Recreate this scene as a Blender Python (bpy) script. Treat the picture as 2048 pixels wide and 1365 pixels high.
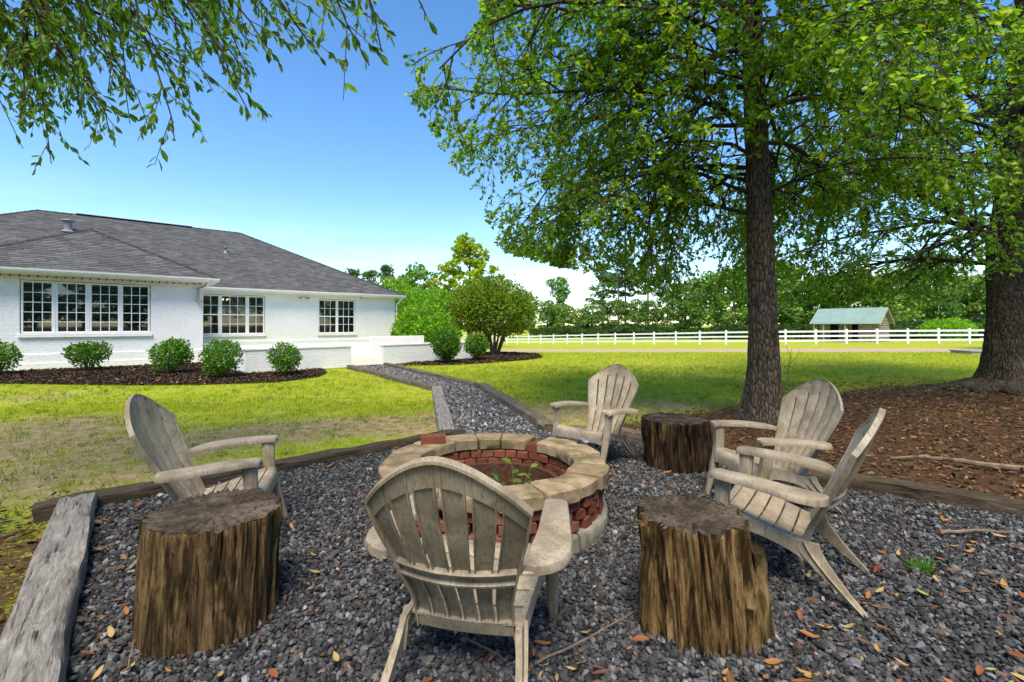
import bpy, bmesh, math, random
import numpy as np
from mathutils import Vector, Matrix, noise
from math import sin, cos, pi, radians, sqrt, atan2

# ------------------------------------------------------------------ clear
for o in list(bpy.data.objects):
    bpy.data.objects.remove(o, do_unlink=True)
scene = bpy.context.scene
COL = scene.collection
rng = np.random.default_rng(7)
random.seed(7)

# ------------------------------------------------------------------ camera
F, CX, CY, CAMH = 940.0, 1024.0, 650.0, 1.4      # photograph's focal length, axis and eye height
cam_d = bpy.data.cameras.new('camera')
cam = bpy.data.objects.new('camera', cam_d)
COL.objects.link(cam)
cam.location = (0, 0, CAMH)
cam.rotation_euler = (radians(90), 0, 0)
cam_d.sensor_width = 36.0
cam_d.lens = 36.0 * F / 2048.0
cam_d.shift_y = -(682.5 - CY) / 2048.0
cam_d.clip_start = 0.05
cam_d.clip_end = 5000
scene.camera = cam

# ------------------------------------------------------------------ light
SUN_EL, SUN_AZ = radians(60), radians(184)     # azimuth measured clockwise from +Y: behind the camera
SUN_STRENGTH, SUN_ANGLE, SKY_STRENGTH, EXPOSURE = 3.5, radians(28), 0.145, 0.88
world = bpy.data.worlds.new('World')
scene.world = world
world.use_nodes = True
wt = world.node_tree
wt.nodes.clear()
w_out = wt.nodes.new('ShaderNodeOutputWorld')
w_bg = wt.nodes.new('ShaderNodeBackground')
w_sky = wt.nodes.new('ShaderNodeTexSky')
w_sky.sky_type = 'NISHITA'
w_sky.sun_disc = False
w_sky.sun_elevation = SUN_EL
w_sky.sun_rotation = SUN_AZ
w_sky.air_density = 1.0
w_sky.dust_density = 0.1
w_sky.ozone_density = 1.5
w_bg.inputs['Strength'].default_value = SKY_STRENGTH
# thin high clouds low over the horizon, the same all the way round
w_tc = wt.nodes.new('ShaderNodeTexCoord')
w_map = wt.nodes.new('ShaderNodeMapping')
w_map.inputs['Scale'].default_value = (1.6, 1.6, 11.0)
w_map.inputs['Rotation'].default_value = (radians(4), radians(5), radians(20))
w_noise = wt.nodes.new('ShaderNodeTexNoise')
w_noise.inputs['Scale'].default_value = 2.2
w_noise.inputs['Detail'].default_value = 7
w_noise.inputs['Roughness'].default_value = 0.6
w_ramp = wt.nodes.new('ShaderNodeValToRGB')
w_ramp.color_ramp.elements[0].position = 0.45
w_ramp.color_ramp.elements[1].position = 0.85
w_sep = wt.nodes.new('ShaderNodeSeparateXYZ')
w_el = wt.nodes.new('ShaderNodeMapRange')
w_el.inputs['From Min'].default_value = 0.24
w_el.inputs['From Max'].default_value = 0.06
w_mul = wt.nodes.new('ShaderNodeMath'); w_mul.operation = 'MULTIPLY'
w_mix = wt.nodes.new('ShaderNodeMixRGB')
w_mix.inputs['Color2'].default_value = (4.3, 4.9, 5.7, 1)
L = wt.links.new
L(w_tc.outputs['Generated'], w_map.inputs['Vector'])
L(w_map.outputs['Vector'], w_noise.inputs['Vector'])
L(w_noise.outputs['Fac'], w_ramp.inputs['Fac'])
L(w_tc.outputs['Generated'], w_sep.inputs[0])
L(w_sep.outputs['Z'], w_el.inputs['Value'])
L(w_ramp.outputs['Color'], w_mul.inputs[0])
L(w_el.outputs['Result'], w_mul.inputs[1])
L(w_mul.outputs[0], w_mix.inputs['Fac'])
w_hsv = wt.nodes.new('ShaderNodeHueSaturation')
w_hsv.inputs['Hue'].default_value = 0.501
w_hsv.inputs['Saturation'].default_value = 1.25
w_hsv.inputs['Value'].default_value = 1.0
L(w_sky.outputs['Color'], w_hsv.inputs['Color'])
L(w_hsv.outputs['Color'], w_mix.inputs['Color1'])
L(w_mix.outputs['Color'], w_bg.inputs['Color'])
L(w_bg.outputs[0], w_out.inputs['Surface'])

sun_d = bpy.data.lights.new('sun', 'SUN')
sun_d.energy = SUN_STRENGTH
sun_d.angle = SUN_ANGLE
sun_d.color = (1.0, 0.91, 0.76)
sun = bpy.data.objects.new('sun', sun_d)
COL.objects.link(sun)
sdir = Vector((sin(SUN_AZ) * cos(SUN_EL), cos(SUN_AZ) * cos(SUN_EL), sin(SUN_EL)))
sun.rotation_euler = (-sdir).to_track_quat('-Z', 'Y').to_euler()
sun.location = sdir * 50

vs = scene.view_settings
vs.view_transform = 'Standard'
vs.look = 'None'
vs.exposure = EXPOSURE
vs.gamma = 1.0
vs.use_curve_mapping = False
scene.render.engine = 'CYCLES'
scene.render.resolution_x, scene.render.resolution_y = 1024, 682
scene.cycles.max_bounces = 6
scene.cycles.transparent_max_bounces = 8

# ------------------------------------------------------------------ helpers
def smooth01(a, b, x):
    t = np.clip((np.asarray(x, float) - a) / (b - a), 0, 1)
    return t * t * (3 - 2 * t)

def gz(x, y):
    """height of the ground: flat round the fire pit and house, falling gently to the far field"""
    p = 0.825 + 0.0104 * np.asarray(x, float) - 0.0324 * np.asarray(y, float)
    k = 8.0
    z = -np.log1p(np.exp(np.clip(-p * k, -40, 40))) / k
    return np.maximum(z, -1.35) + 0.0

def at(px, py, z=0.0):
    """photo pixel -> point on the level z"""
    d = F * (CAMH - z) / (py - CY)
    return Vector(((px - CX) / F * d, d, z))

def atd(px, py, d):
    """photo pixel at depth d"""
    return Vector(((px - CX) / F * d, d, CAMH - (py - CY) / F * d))

def tag(o, label=None, cat=None, group=None, kind=None):
    if label: o['label'] = label
    if cat: o['category'] = cat
    if group: o['group'] = group
    if kind: o['kind'] = kind
    return o

def empty(name, loc=(0, 0, 0), rz=0.0):
    o = bpy.data.objects.new(name, None)
    o.empty_display_size = 0.2
    o.location = loc
    o.rotation_euler = (0, 0, rz)
    COL.objects.link(o)
    return o

CHAIR_Y = .76
def link(name, me, parent=None, loc=None, rot=None, scale=None):
    o = bpy.data.objects.new(name, me)
    COL.objects.link(o)
    if parent is not None: o.parent = parent
    if loc is not None: o.location = loc
    if rot is not None: o.rotation_euler = rot
    if scale is not None: o.scale = scale
    return o

def np_mesh(name, V, Fc, mat=None, cols=None, smooth=False):
    """V (n,3), Fc (m,k) one face size"""
    V = np.ascontiguousarray(V, dtype=np.float32); Fc = np.ascontiguousarray(Fc, dtype=np.int32)
    me = bpy.data.meshes.new(name)
    n, (m, k) = len(V), Fc.shape
    me.vertices.add(n); me.vertices.foreach_set('co', V.ravel())
    me.loops.add(m * k); me.loops.foreach_set('vertex_index', Fc.ravel())
    me.polygons.add(m)
    me.polygons.foreach_set('loop_start', np.arange(0, m * k, k, dtype=np.int32))
    me.polygons.foreach_set('use_smooth', np.full(m, smooth, dtype=bool))
    if cols is not None:
        a = me.color_attributes.new('Col', 'FLOAT_COLOR', 'POINT')
        c = np.ones((n, 4), np.float32); c[:, :3] = cols
        a.data.foreach_set('color', c.ravel())
    me.update(calc_edges=True)
    me.validate()
    if mat: me.materials.append(mat)
    return me

class MB:
    """collects shapes into ONE mesh"""
    def __init__(s): s.v = []; s.f = []; s.c = []
    def add(s, verts, faces, col=None):
        b = len(s.v)
        s.v.extend([tuple(v) for v in verts])
        s.f.extend([tuple(i + b for i in f) for f in faces])
        if col is not None: s.c.extend([col] * len(verts))
        return s
    def box(s, x0, x1, y0, y1, z0, z1, col=None):
        v = [(x0, y0, z0), (x1, y0, z0), (x1, y1, z0), (x0, y1, z0), (x0, y0, z1), (x1, y0, z1), (x1, y1, z1), (x0, y1, z1)]
        f = [(0, 3, 2, 1), (4, 5, 6, 7), (0, 1, 5, 4), (1, 2, 6, 5), (2, 3, 7, 6), (3, 0, 4, 7)]
        return s.add(v, f, col)
    def rings(s, rings, cap=True, closed=True):
        """loft through rings with the same number of points"""
        n = len(rings[0]); v = [p for r in rings for p in r]; f = []
        for i in range(len(rings) - 1):
            for j in range(n if closed else n - 1):
                k = (j + 1) % n
                f.append((i * n + j, i * n + k, (i + 1) * n + k, (i + 1) * n + j))
        if cap:
            f.append(tuple(reversed(range(n)))); b = (len(rings) - 1) * n
            f.append(tuple(b + j for j in range(n)))
        return s.add(v, f)
    def tube(s, path, radii, sides=6, cap=True, wob=None):
        path = [Vector(p) for p in path]
        if not hasattr(radii, '__len__'): radii = [radii] * len(path)
        rings = []; up = None
        for i, p in enumerate(path):
            t = (path[min(i + 1, len(path) - 1)] - path[max(i - 1, 0)])
            t = t.normalized() if t.length > 1e-9 else Vector((0, 0, 1))
            if up is None:
                up = Vector((1, 0, 0)) if abs(t.x) < .8 else Vector((0, 1, 0))
            a = (up - t * up.dot(t)).normalized(); up = a
            b = t.cross(a)
            rings.append([p + (a * cos(2 * pi * j / sides) + b * sin(2 * pi * j / sides)) * radii[i] for j in range(sides)])
        return s.rings(rings, cap)
    def mesh(s, name, mat=None, smooth=False, bevel=0.0, seg=1):
        me = bpy.data.meshes.new(name)
        me.from_pydata(s.v, [], s.f)
        if bevel > 0:
            bm = bmesh.new(); bm.from_mesh(me)
            es = [e for e in bm.edges if len(e.link_faces) == 2 and e.calc_face_angle(0) > radians(35)]
            bmesh.ops.bevel(bm, geom=es, offset=bevel, segments=seg, affect='EDGES', profile=.6, clamp_overlap=True)
            bm.to_mesh(me); bm.free()
        bm = bmesh.new(); bm.from_mesh(me)
        bmesh.ops.recalc_face_normals(bm, faces=bm.faces)
        bm.to_mesh(me); bm.free()
        if s.c and len(s.c) == len(s.v) and bevel <= 0:
            a = me.color_attributes.new('Col', 'FLOAT_COLOR', 'POINT')
            c = np.ones((len(s.v), 4), np.float32); c[:, :3] = s.c
            a.data.foreach_set('color', c.ravel())
        if smooth:
            me.polygons.foreach_set('use_smooth', [True] * len(me.polygons))
            try: me.set_sharp_from_angle(angle=radians(42))
            except Exception: pass
        if mat: me.materials.append(mat)
        return me
    def obj(s, name, mat=None, parent=None, smooth=False, bevel=0.0, loc=None, rot=None, seg=1):
        return link(name, s.mesh(name, mat, smooth, bevel, seg), parent, loc, rot)

def copy_tree(o, parent=None):
    c = o.copy(); COL.objects.link(c)
    if parent is not None: c.parent = parent
    for ch in list(o.children): copy_tree(ch, c)
    return c

def fbm(x, y, z, oct=4):
    s = 0; a = 1; n = 0
    for i in range(oct):
        s += a * noise.noise((x, y, z)); n += a
        x *= 2.03; y *= 2.03; z *= 2.03; a *= .5
    return s / n

# ------------------------------------------------------------------ materials
class NT:
    def __init__(s, name):
        s.m = bpy.data.materials.new(name); s.m.use_nodes = True
        s.t = s.m.node_tree; s.n = s.t.nodes; s.l = s.t.links
        s.b = s.n['Principled BSDF']; s.out = s.n['Material Output']
    def node(s, typ, **kw):
        nd = s.n.new(typ)
        for k, v in kw.items(): setattr(nd, k, v)
        return nd
    def link(s, a, b): s.l.new(a, b)
    def coord(s, kind='Object', scale=(1, 1, 1), rot=(0, 0, 0)):
        tc = s.node('ShaderNodeTexCoord'); mp = s.node('ShaderNodeMapping')
        mp.inputs['Scale'].default_value = scale; mp.inputs['Rotation'].default_value = rot
        s.link(tc.outputs[kind], mp.inputs['Vector']); return mp.outputs['Vector']
    def world(s, scale=(1, 1, 1)):
        g = s.node('ShaderNodeNewGeometry'); mp = s.node('ShaderNodeMapping')
        mp.inputs['Scale'].default_value = scale
        s.link(g.outputs['Position'], mp.inputs['Vector']); return mp.outputs['Vector']
    def noise(s, vec, scale, detail=4, rough=.6, dist=0):
        nd = s.node('ShaderNodeTexNoise')
        nd.inputs['Scale'].default_value = scale; nd.inputs['Detail'].default_value = detail
        nd.inputs['Roughness'].default_value = rough; nd.inputs['Distortion'].default_value = dist
        s.link(vec, nd.inputs['Vector']); return nd.outputs['Fac']
    def ramp(s, fac, stops, interp='LINEAR'):
        nd = s.node('ShaderNodeValToRGB'); cr = nd.color_ramp; cr.interpolation = interp
        while len(cr.elements) < len(stops): cr.elements.new(.5)
        for e, (p, c) in zip(cr.elements, stops):
            e.position = p; e.color = (*c, 1) if len(c) == 3 else c
        s.link(fac, nd.inputs['Fac']); return nd.outputs['Color']
    def mix(s, fac, a, b, mode='MIX'):
        nd = s.node('ShaderNodeMixRGB', blend_type=mode)
        for inp, v in ((nd.inputs['Fac'], fac), (nd.inputs['Color1'], a), (nd.inputs['Color2'], b)):
            if hasattr(v, 'links') or hasattr(v, 'is_linked'): s.link(v, inp)
            elif isinstance(v, (int, float)): inp.default_value = v
            else: inp.default_value = (*v, 1)
        return nd.outputs['Color']
    def math(s, op, a, b=None, clamp=False):
        nd = s.node('ShaderNodeMath', operation=op, use_clamp=clamp)
        for i, v in enumerate((a, b)):
            if v is None: continue
            if isinstance(v, (int, float)): nd.inputs[i].default_value = v
            else: s.link(v, nd.inputs[i])
        return nd.outputs[0]
    def attr(s, name, typ='GEOMETRY'):
        nd = s.node('ShaderNodeAttribute', attribute_name=name, attribute_type=typ); return nd
    def rand(s):
        return s.node('ShaderNodeObjectInfo').outputs['Random']
    def bump(s, h, strength=.3, dist=.01, prev=None):
        nd = s.node('ShaderNodeBump'); nd.inputs['Strength'].default_value = strength; nd.inputs['Distance'].default_value = dist
        s.link(h, nd.inputs['Height'])
        if prev is not None: s.link(prev, nd.inputs['Normal'])
        return nd.outputs['Normal']
    def done(s, col=None, rough=None, normal=None, spec=None, metal=None):
        def put(k, v):
            if v is None: return
            i = s.b.inputs[k]
            if isinstance(v, (int, float)): i.default_value = v
            elif isinstance(v, tuple): i.default_value = (*v, 1)
            else: s.link(v, i)
        put('Base Color', col); put('Roughness', rough); put('Normal', normal)
        put('Specular IOR Level', spec); put('Metallic', metal)
        return s.m

def plain(name, col, rough=.6, spec=.3, metal=0.0, var=.12, scale=6.0, bump=0.0):
    t = NT(name); v = t.coord('Object')
    f = t.noise(v, scale, 5)
    a = tuple(max(0, c * (1 - var)) for c in col); b = tuple(min(1, c * (1 + var)) for c in col)
    nrm = t.bump(t.noise(v, scale * 6, 3), bump, .004) if bump else None
    return t.done(t.ramp(f, [(.3, a), (.7, b)]), rough, nrm, spec, metal)

def leaf_material(name, trans=.55, rough=.45, spec=.35):
    t = NT(name)
    a = t.attr('Col').outputs['Color']
    t.done(a, rough, None, spec)
    tr = t.node('ShaderNodeBsdfTranslucent')
    t.link(t.mix(1.0, a, (1.25, 1.3, .45), 'MULTIPLY'), tr.inputs['Color'])
    mx = t.node('ShaderNodeMixShader'); mx.inputs[0].default_value = trans
    t.link(t.b.outputs[0], mx.inputs[1]); t.link(tr.outputs[0], mx.inputs[2])
    t.link(mx.outputs[0], t.out.inputs['Surface'])
    return t.m

M = {}
M['leaf'] = leaf_material('leaf')
M['grass_blade'] = leaf_material('grass_blade', .4, .55, .2)
M['dry_leaf'] = leaf_material('dry_leaf', .12, .6, .25)

def m_ground():
    t = NT('ground'); w = t.world()
    n1 = t.noise(w, .9, 6, .65); n2 = t.noise(w, 7, 5, .7); n3 = t.noise(w, 45, 4, .7); n4 = t.noise(w, .22, 4)
    grass = t.ramp(n2, [(.28, (.19, .25, .010)), (.5, (.34, .41, .014)), (.72, (.47, .52, .022))])
    grass = t.mix(t.ramp(n1, [(.42, (0, 0, 0)), (.66, (.75, .75, .75))]), grass, (.48, .45, .03))
    grass = t.mix(t.ramp(n3, [(.35, (.0, .0, .0)), (.75, (.5, .5, .5))]), grass, (.15, .20, .01))
    soil = t.ramp(n2, [(.25, (.17, .115, .055)), (.45, (.33, .23, .115)), (.62, (.46, .35, .17)), (.8, (.55, .45, .26))])
    litter = t.ramp(n2, [(.28, (.026, .015, .008)), (.5, (.07, .036, .017)), (.78, (.14, .075, .036))])  # brown litter, its colour darkened in place of missing tree shade
    litter = t.mix(t.ramp(n3, [(.4, (0, 0, 0)), (.7, (.6, .6, .6))]), litter, (.16, .09, .045))
    straw = t.ramp(n3, [(.35, (.36, .27, .09)), (.65, (.58, .50, .20))])
    grass = t.mix(t.ramp(t.noise(w, 2.3, 6, .7), [(.50, (0, 0, 0)), (.70, (.7, .7, .7))]), grass, straw)
    road = t.ramp(n2, [(.3, (.36, .23, .14)), (.55, (.50, .36, .24)), (.8, (.56, .47, .36))])
    brk = t.math('ADD', t.math('MULTIPLY', n2, 1.25), t.math('MULTIPLY', n1, .6))
    brk = t.math('ADD', brk, t.math('MULTIPLY', n3, 1.2))                            # round 1.52
    def mask(name, k=5.0):
        a = t.attr(name).outputs['Fac']
        v = t.math('ADD', a, t.math('SUBTRACT', brk, 2.10))
        return t.math('MULTIPLY', v, k, clamp=True)
    c = t.mix(mask('bare', 6.0), grass, soil)
    c = t.mix(mask('road', 4.0), c, road)
    c = t.mix(mask('litter', 4.0), c, litter)
    h = t.math('ADD', t.math('MULTIPLY', n2, .6), t.math('MULTIPLY', n3, .6))
    return t.done(c, .95, t.bump(h, .9, .05), .1)
M['ground'] = m_ground()

def m_gravel_base():
    t = NT('gravel_bed'); w = t.world()
    v = t.node('ShaderNodeTexVoronoi'); v.inputs['Scale'].default_value = 38; t.link(w, v.inputs['Vector'])
    c = t.ramp(v.outputs['Color'], [(.2, (.02, .021, .024)), (.6, (.07, .074, .082)), (.95, (.16, .165, .175))])
    c = t.mix(t.ramp(t.noise(w, 3, 5), [(.5, (0, 0, 0)), (.75, (.6, .6, .6))]), c, (.05, .035, .022))
    return t.done(c, .9, t.bump(v.outputs['Distance'], .8, .02), .2)
M['gravel_bed'] = m_gravel_base()

def m_pebble():
    t = NT('pebble'); w = t.world()
    a = t.attr('Col').outputs['Color']
    n = t.noise(w, 160, 3, .7)
    c = t.mix(.55, a, t.ramp(n, [(.3, (.35, .35, .35)), (.7, (1.5, 1.5, 1.5))]), 'MULTIPLY')
    return t.done(c, .72, t.bump(n, .3, .003), .35)
M['pebble'] = m_pebble()

def m_plastic():
    t = NT('weathered_plastic'); v = t.world(); r = t.rand()
    big = t.noise(v, 5, 5, .65, .6); fine = t.noise(v, 60, 4, .7)
    st = t.noise(t.coord('Object', (60, 60, 3)), 1.5, 4, .6)
    c = t.ramp(big, [(.28, (.165, .125, .078)), (.48, (.285, .228, .155)), (.72, (.43, .36, .265))])
    c = t.mix(t.ramp(st, [(.48, (0, 0, 0)), (.70, (.7, .7, .7))]), c, (.14, .105, .065))
    c = t.mix(t.ramp(fine, [(.58, (0, 0, 0)), (.72, (.65, .65, .65))]), c, (.13, .105, .075))
    c = t.mix(1.0, c, t.ramp(r, [(0, (.9, .9, .9)), (1, (1.12, 1.1, 1.06))]), 'MULTIPLY')
    return t.done(c, t.ramp(fine, [(.3, (.42, .42, .42)), (.7, (.66, .66, .66))]), t.bump(fine, .12, .002), .4)
M['plastic'] = m_plastic()

def m_timber(name, dark, mid, light, moss=0.0):
    t = NT(name); v = t.coord('Object', (2.6, 15, 15)); v2 = t.coord('Object')
    g = t.noise(v, 2.4, 9, .75, 1.0); b = t.noise(v2, 3.2, 5, .6); cr = t.noise(t.coord('Object', (1.3, 26, 26)), 1.6, 6, .75, .5)
    c = t.ramp(g, [(.25, dark), (.5, mid), (.75, light)])
    c = t.mix(t.ramp(cr, [(.36, (.95, .95, .95)), (.47, (0, 0, 0))]), c, tuple(x * .22 for x in dark))
    c = t.mix(t.ramp(b, [(.5, (0, 0, 0)), (.75, (.55, .55, .55))]), c, tuple(x * .55 for x in mid))
    if moss: c = t.mix(t.ramp(t.noise(v2, 6, 5), [(.55, (0, 0, 0)), (.72, (moss, moss, moss))]), c, (.07, .075, .015))
    h = t.math('ADD', g, t.math('MULTIPLY', cr, .8))
    return t.done(c, .9, t.bump(h, .8, .012), .15)
M['timber_grey'] = m_timber('timber_grey', (.085, .075, .062), (.24, .215, .18), (.43, .40, .35))
M['timber_dark'] = m_timber('timber_dark', (.022, .016, .010), (.075, .055, .036), (.17, .135, .095), .5)
M['timber_brown'] = m_timber('timber_brown', (.05, .036, .024), (.15, .115, .08), (.29, .24, .18), .35)

def m_stump(name, d, m, l, top=False):
    t = NT(name); v2 = t.coord('Object')
    if not top:
        g = t.noise(t.coord('Object', (12, 12, 1.3)), 1.3, 10, .72, 1.1)
        fine = t.noise(t.coord('Object', (95, 95, 7)), 1.0, 6, .75, .3)
        speck = t.noise(t.coord('Object', (60, 60, 38)), 1.0, 4, .7)
        c = t.ramp(g, [(.30, tuple(x * .5 for x in d)), (.42, d), (.52, m), (.64, l), (.8, m)])
        b = t.noise(t.coord('Object', (6.5, 6.5, 1.0)), 1.1, 6, .7, .6)
        c = t.mix(t.ramp(b, [(.50, (0, 0, 0)), (.60, (.92, .92, .92))]), c, tuple(x * .55 for x in d))
        c = t.mix(t.ramp(fine, [(.50, (0, 0, 0)), (.64, (.6, .6, .6))]), c, tuple(x * .9 for x in d))
        c = t.mix(t.ramp(speck, [(.58, (0, 0, 0)), (.68, (.8, .8, .8))]), c, tuple(x * .35 for x in d))
        c = t.mix(t.ramp(t.noise(t.coord('Object', (4, 4, 1.0)), 1.7, 4), [(.58, (0, 0, 0)), (.72, (.4, .4, .4))]), c, (.16, .13, .025))
        c = t.mix(t.ramp(t.noise(t.coord('Object', (7, 7, 2)), 1.0, 4, .6, .5), [(.60, (0, 0, 0)), (.70, (.7, .7, .7))]), c, tuple(min(1, x * 1.35) for x in l))
        h = t.math('ADD', t.math('MULTIPLY', g, 1.3), t.math('MULTIPLY', fine, .8))
        return t.done(c, .95, t.bump(h, 1.0, .03), .1)
    w = t.node('ShaderNodeTexWave', wave_type='RINGS', rings_direction='Z'); w.inputs['Scale'].default_value = 11
    w.inputs['Distortion'].default_value = 2.0; w.inputs['Detail'].default_value = 4; w.inputs['Detail Scale'].default_value = 2
    t.link(v2, w.inputs['Vector'])
    n = t.noise(v2, 5, 6, .7); n3 = t.noise(v2, 38, 5, .7)
    c = t.mix(.75, t.ramp(w.outputs['Fac'], [(.2, d), (.8, m)]), t.ramp(n, [(.3, d), (.7, m)]))
    c = t.mix(t.ramp(n, [(.42, (0, 0, 0)), (.68, (.85, .85, .85))]), c, l)
    c = t.mix(t.ramp(n3, [(.48, (0, 0, 0)), (.65, (.75, .75, .75))]), c, tuple(x * .4 for x in d))
    return t.done(c, .95, t.bump(t.math('ADD', t.math('MULTIPLY', w.outputs['Fac'], .15), n3), .8, .012), .1)
M['stump_ochre'] = m_stump('stump_ochre', (.055, .034, .016), (.225, .138, .058), (.38, .25, .118))
M['stump_gold'] = m_stump('stump_gold', (.06, .033, .014), (.29, .17, .065), (.52, .34, .15))
M['stump_dark'] = m_stump('stump_dark', (.014, .009, .005), (.062, .038, .018), (.15, .092, .042))
M['stump_top'] = m_stump('stump_top', (.035, .025, .017), (.085, .062, .043), (.16, .125, .09), True)
M['stump_top_dark'] = m_stump('stump_top_dark', (.016, .012, .009), (.042, .032, .023), (.09, .072, .052), True)

def m_brick():
    t = NT('red_brick'); v = t.coord('Object'); r = t.rand()
    n = t.noise(v, 22, 6, .7); f = t.noise(v, 110, 3, .7)
    c = t.ramp(r, [(0, (.12, .035, .02)), (.4, (.19, .055, .029)), (.75, (.25, .082, .04)), (1, (.21, .09, .05))])
    c = t.mix(t.ramp(n, [(.42, (0, 0, 0)), (.72, (.7, .7, .7))]), c, (.11, .04, .025))
    c = t.mix(t.ramp(f, [(.6, (0, 0, 0)), (.8, (.5, .5, .5))]), c, (.36, .25, .18))
    return t.done(c, .88, t.bump(t.math('ADD', n, f), .5, .004), .2)
M['brick'] = m_brick()

def m_concrete(name, a, b, moss):
    t = NT(name); v = t.world(); r = t.rand()
    n = t.noise(v, 9, 6, .7); f = t.noise(v, 85, 4, .75)
    c = t.ramp(n, [(.3, a), (.7, b)])
    c = t.mix(1.0, c, t.ramp(r, [(0, (.85, .83, .8)), (1, (1.12, 1.12, 1.1))]), 'MULTIPLY')
    c = t.mix(t.ramp(t.noise(v, 5, 5, .65), [(.47, (0, 0, 0)), (.66, (moss, moss, moss))]), c, (.075, .075, .022))
    c = t.mix(t.ramp(f, [(.60, (0, 0, 0)), (.74, (.8, .8, .8))]), c, (.07, .06, .045))
    return t.done(c, .95, t.bump(t.math('ADD', n, f), .7, .006), .12)
M['capstone'] = m_concrete('capstone', (.20, .135, .075), (.40, .30, .185), .65)
M['footing'] = m_concrete('footing', (.17, .15, .12), (.31, .28, .23), .55)
M['patio_concrete'] = m_concrete('patio_concrete', (.50, .40, .30), (.62, .52, .42), 0.0)
M['rust'] = plain('rusty_steel', (.10, .045, .025), .8, .3, .35, .5, 30, .3)
M['ash'] = plain('ash_soil', (.030, .022, .017), .95, .1, 0, .5, 25, .6)
M['iron'] = plain('grey_iron', (.16, .15, .145), .5, .5, .7, .3, 30)

def m_bark(name, d, l, lich):
    t = NT(name); v2 = t.coord('Object')
    vo = t.node('ShaderNodeTexVoronoi', feature='DISTANCE_TO_EDGE'); vo.inputs['Scale'].default_value = 1.0
    wv = t.coord('Object', (24, 24, 6))
    nz = t.node('ShaderNodeTexNoise'); nz.inputs['Scale'].default_value = .8; t.link(wv, nz.inputs['Vector'])
    dist = t.node('ShaderNodeVectorMath', operation='ADD'); t.link(wv, dist.inputs[0]); t.link(nz.outputs['Color'], dist.inputs[1])
    t.link(dist.outputs[0], vo.inputs['Vector'])
    g = t.noise(t.coord('Object', (30, 30, 7)), 1.2, 6, .7, .6)
    ridge = t.math('MULTIPLY', vo.outputs['Distance'], 2.2, clamp=True)
    h = t.math('ADD', ridge, t.math('MULTIPLY', g, .8))
    c = t.ramp(g, [(.3, d), (.7, l)])
    c = t.mix(t.ramp(ridge, [(.05, (.85, .85, .85)), (.35, (0, 0, 0))]), c, tuple(x * .25 for x in d))
    c = t.mix(t.ramp(t.noise(v2, 3.2, 6, .7), [(.55, (0, 0, 0)), (.70, (lich, lich, lich))]), c, (.20, .20, .15))
    return t.done(c, .95, t.bump(h, 1.0, .03), .1)
M['bark_brown'] = m_bark('bark_brown', (.10, .07, .045), (.27, .20, .14), .35)
M['bark_dark'] = m_bark('bark_dark', (.065, .048, .032), (.17, .13, .09), .5)
M['bark_limb'] = plain('bark_limb', (.055, .043, .032), .95, .1, 0, .4, 14)
M['bark_far'] = plain('bark_far', (.16, .13, .105), .95, .1, 0, .3, 3)
M['pine_bark'] = plain('pine_bark', (.24, .18, .14), .95, .1, 0, .35, 5)

def m_white_brick():
    t = NT('painted_brick'); v = t.coord('Object')
    sp = t.node('ShaderNodeSeparateXYZ'); t.link(v, sp.inputs[0])
    cb = t.node('ShaderNodeCombineXYZ')
    t.link(t.math('ADD', sp.outputs['X'], sp.outputs['Y']), cb.inputs['X']); t.link(sp.outputs['Z'], cb.inputs['Y'])
    br = t.node('ShaderNodeTexBrick'); br.inputs['Scale'].default_value = 1.0
    br.inputs['Brick Width'].default_value = .21; br.inputs['Row Height'].default_value = .076; br.inputs['Mortar Size'].default_value = .007
    br.inputs['Mortar Smooth'].default_value = .4
    br.inputs['Color1'].default_value = (1, 1, 1, 1); br.inputs['Color2'].default_value = (.75, .75, .75, 1); br.inputs['Mortar'].default_value = (0, 0, 0, 1)
    t.link(cb.outputs[0], br.inputs['Vector'])
    n = t.noise(v, 9, 5, .7); n2 = t.noise(v, 1.1, 4)
    c = t.ramp(n2, [(.35, (.78, .77, .73)), (.65, (.85, .84, .81))])
    c = t.mix(t.ramp(n, [(.5, (0, 0, 0)), (.75, (.4, .4, .4))]), c, (.56, .55, .50))
    c = t.mix(t.ramp(br.outputs['Color'], [(.0, (.22, .22, .22)), (.4, (0, 0, 0))]), c, (.6, .59, .55))
    h = t.math('ADD', br.outputs['Color'], t.math('MULTIPLY', n, 1.2))
    return t.done(c, .75, t.bump(h, .6, .016), .25)
M['white_brick'] = m_white_brick()
M['white_paint'] = plain('white_paint', (.80, .80, .78), .5, .35, 0, .05, 4)
M['vinyl'] = plain('white_vinyl', (.82, .82, .82), .4, .4, 0, .04, 3)
M['soffit'] = plain('soffit_paint', (.74, .72, .66), .6, .3, 0, .05, 4)
M['blind'] = plain('blind_slat', (.30, .30, .25), .6, .3, 0, .08, 3)
M['room_shade'] = plain('interior_shade', (.018, .018, .016), .9, .1, 0, .2, 3)  # near-black colour standing in for the shade of unlit interiors

def m_glass():
    t = NT('window_glass')
    g = t.node('ShaderNodeBsdfGlossy'); g.inputs['Roughness'].default_value = .02
    tr = t.node('ShaderNodeBsdfTransparent'); tr.inputs['Color'].default_value = (.82, .87, .84, 1)
    fr = t.node('ShaderNodeFresnel'); fr.inputs['IOR'].default_value = 1.5
    mx = t.node('ShaderNodeMixShader')
    t.link(t.math('ADD', fr.outputs[0], .03), mx.inputs[0]); t.link(tr.outputs[0], mx.inputs[1]); t.link(g.outputs[0], mx.inputs[2])
    t.link(mx.outputs[0], t.out.inputs['Surface']); return t.m
M['glass'] = m_glass()

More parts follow.
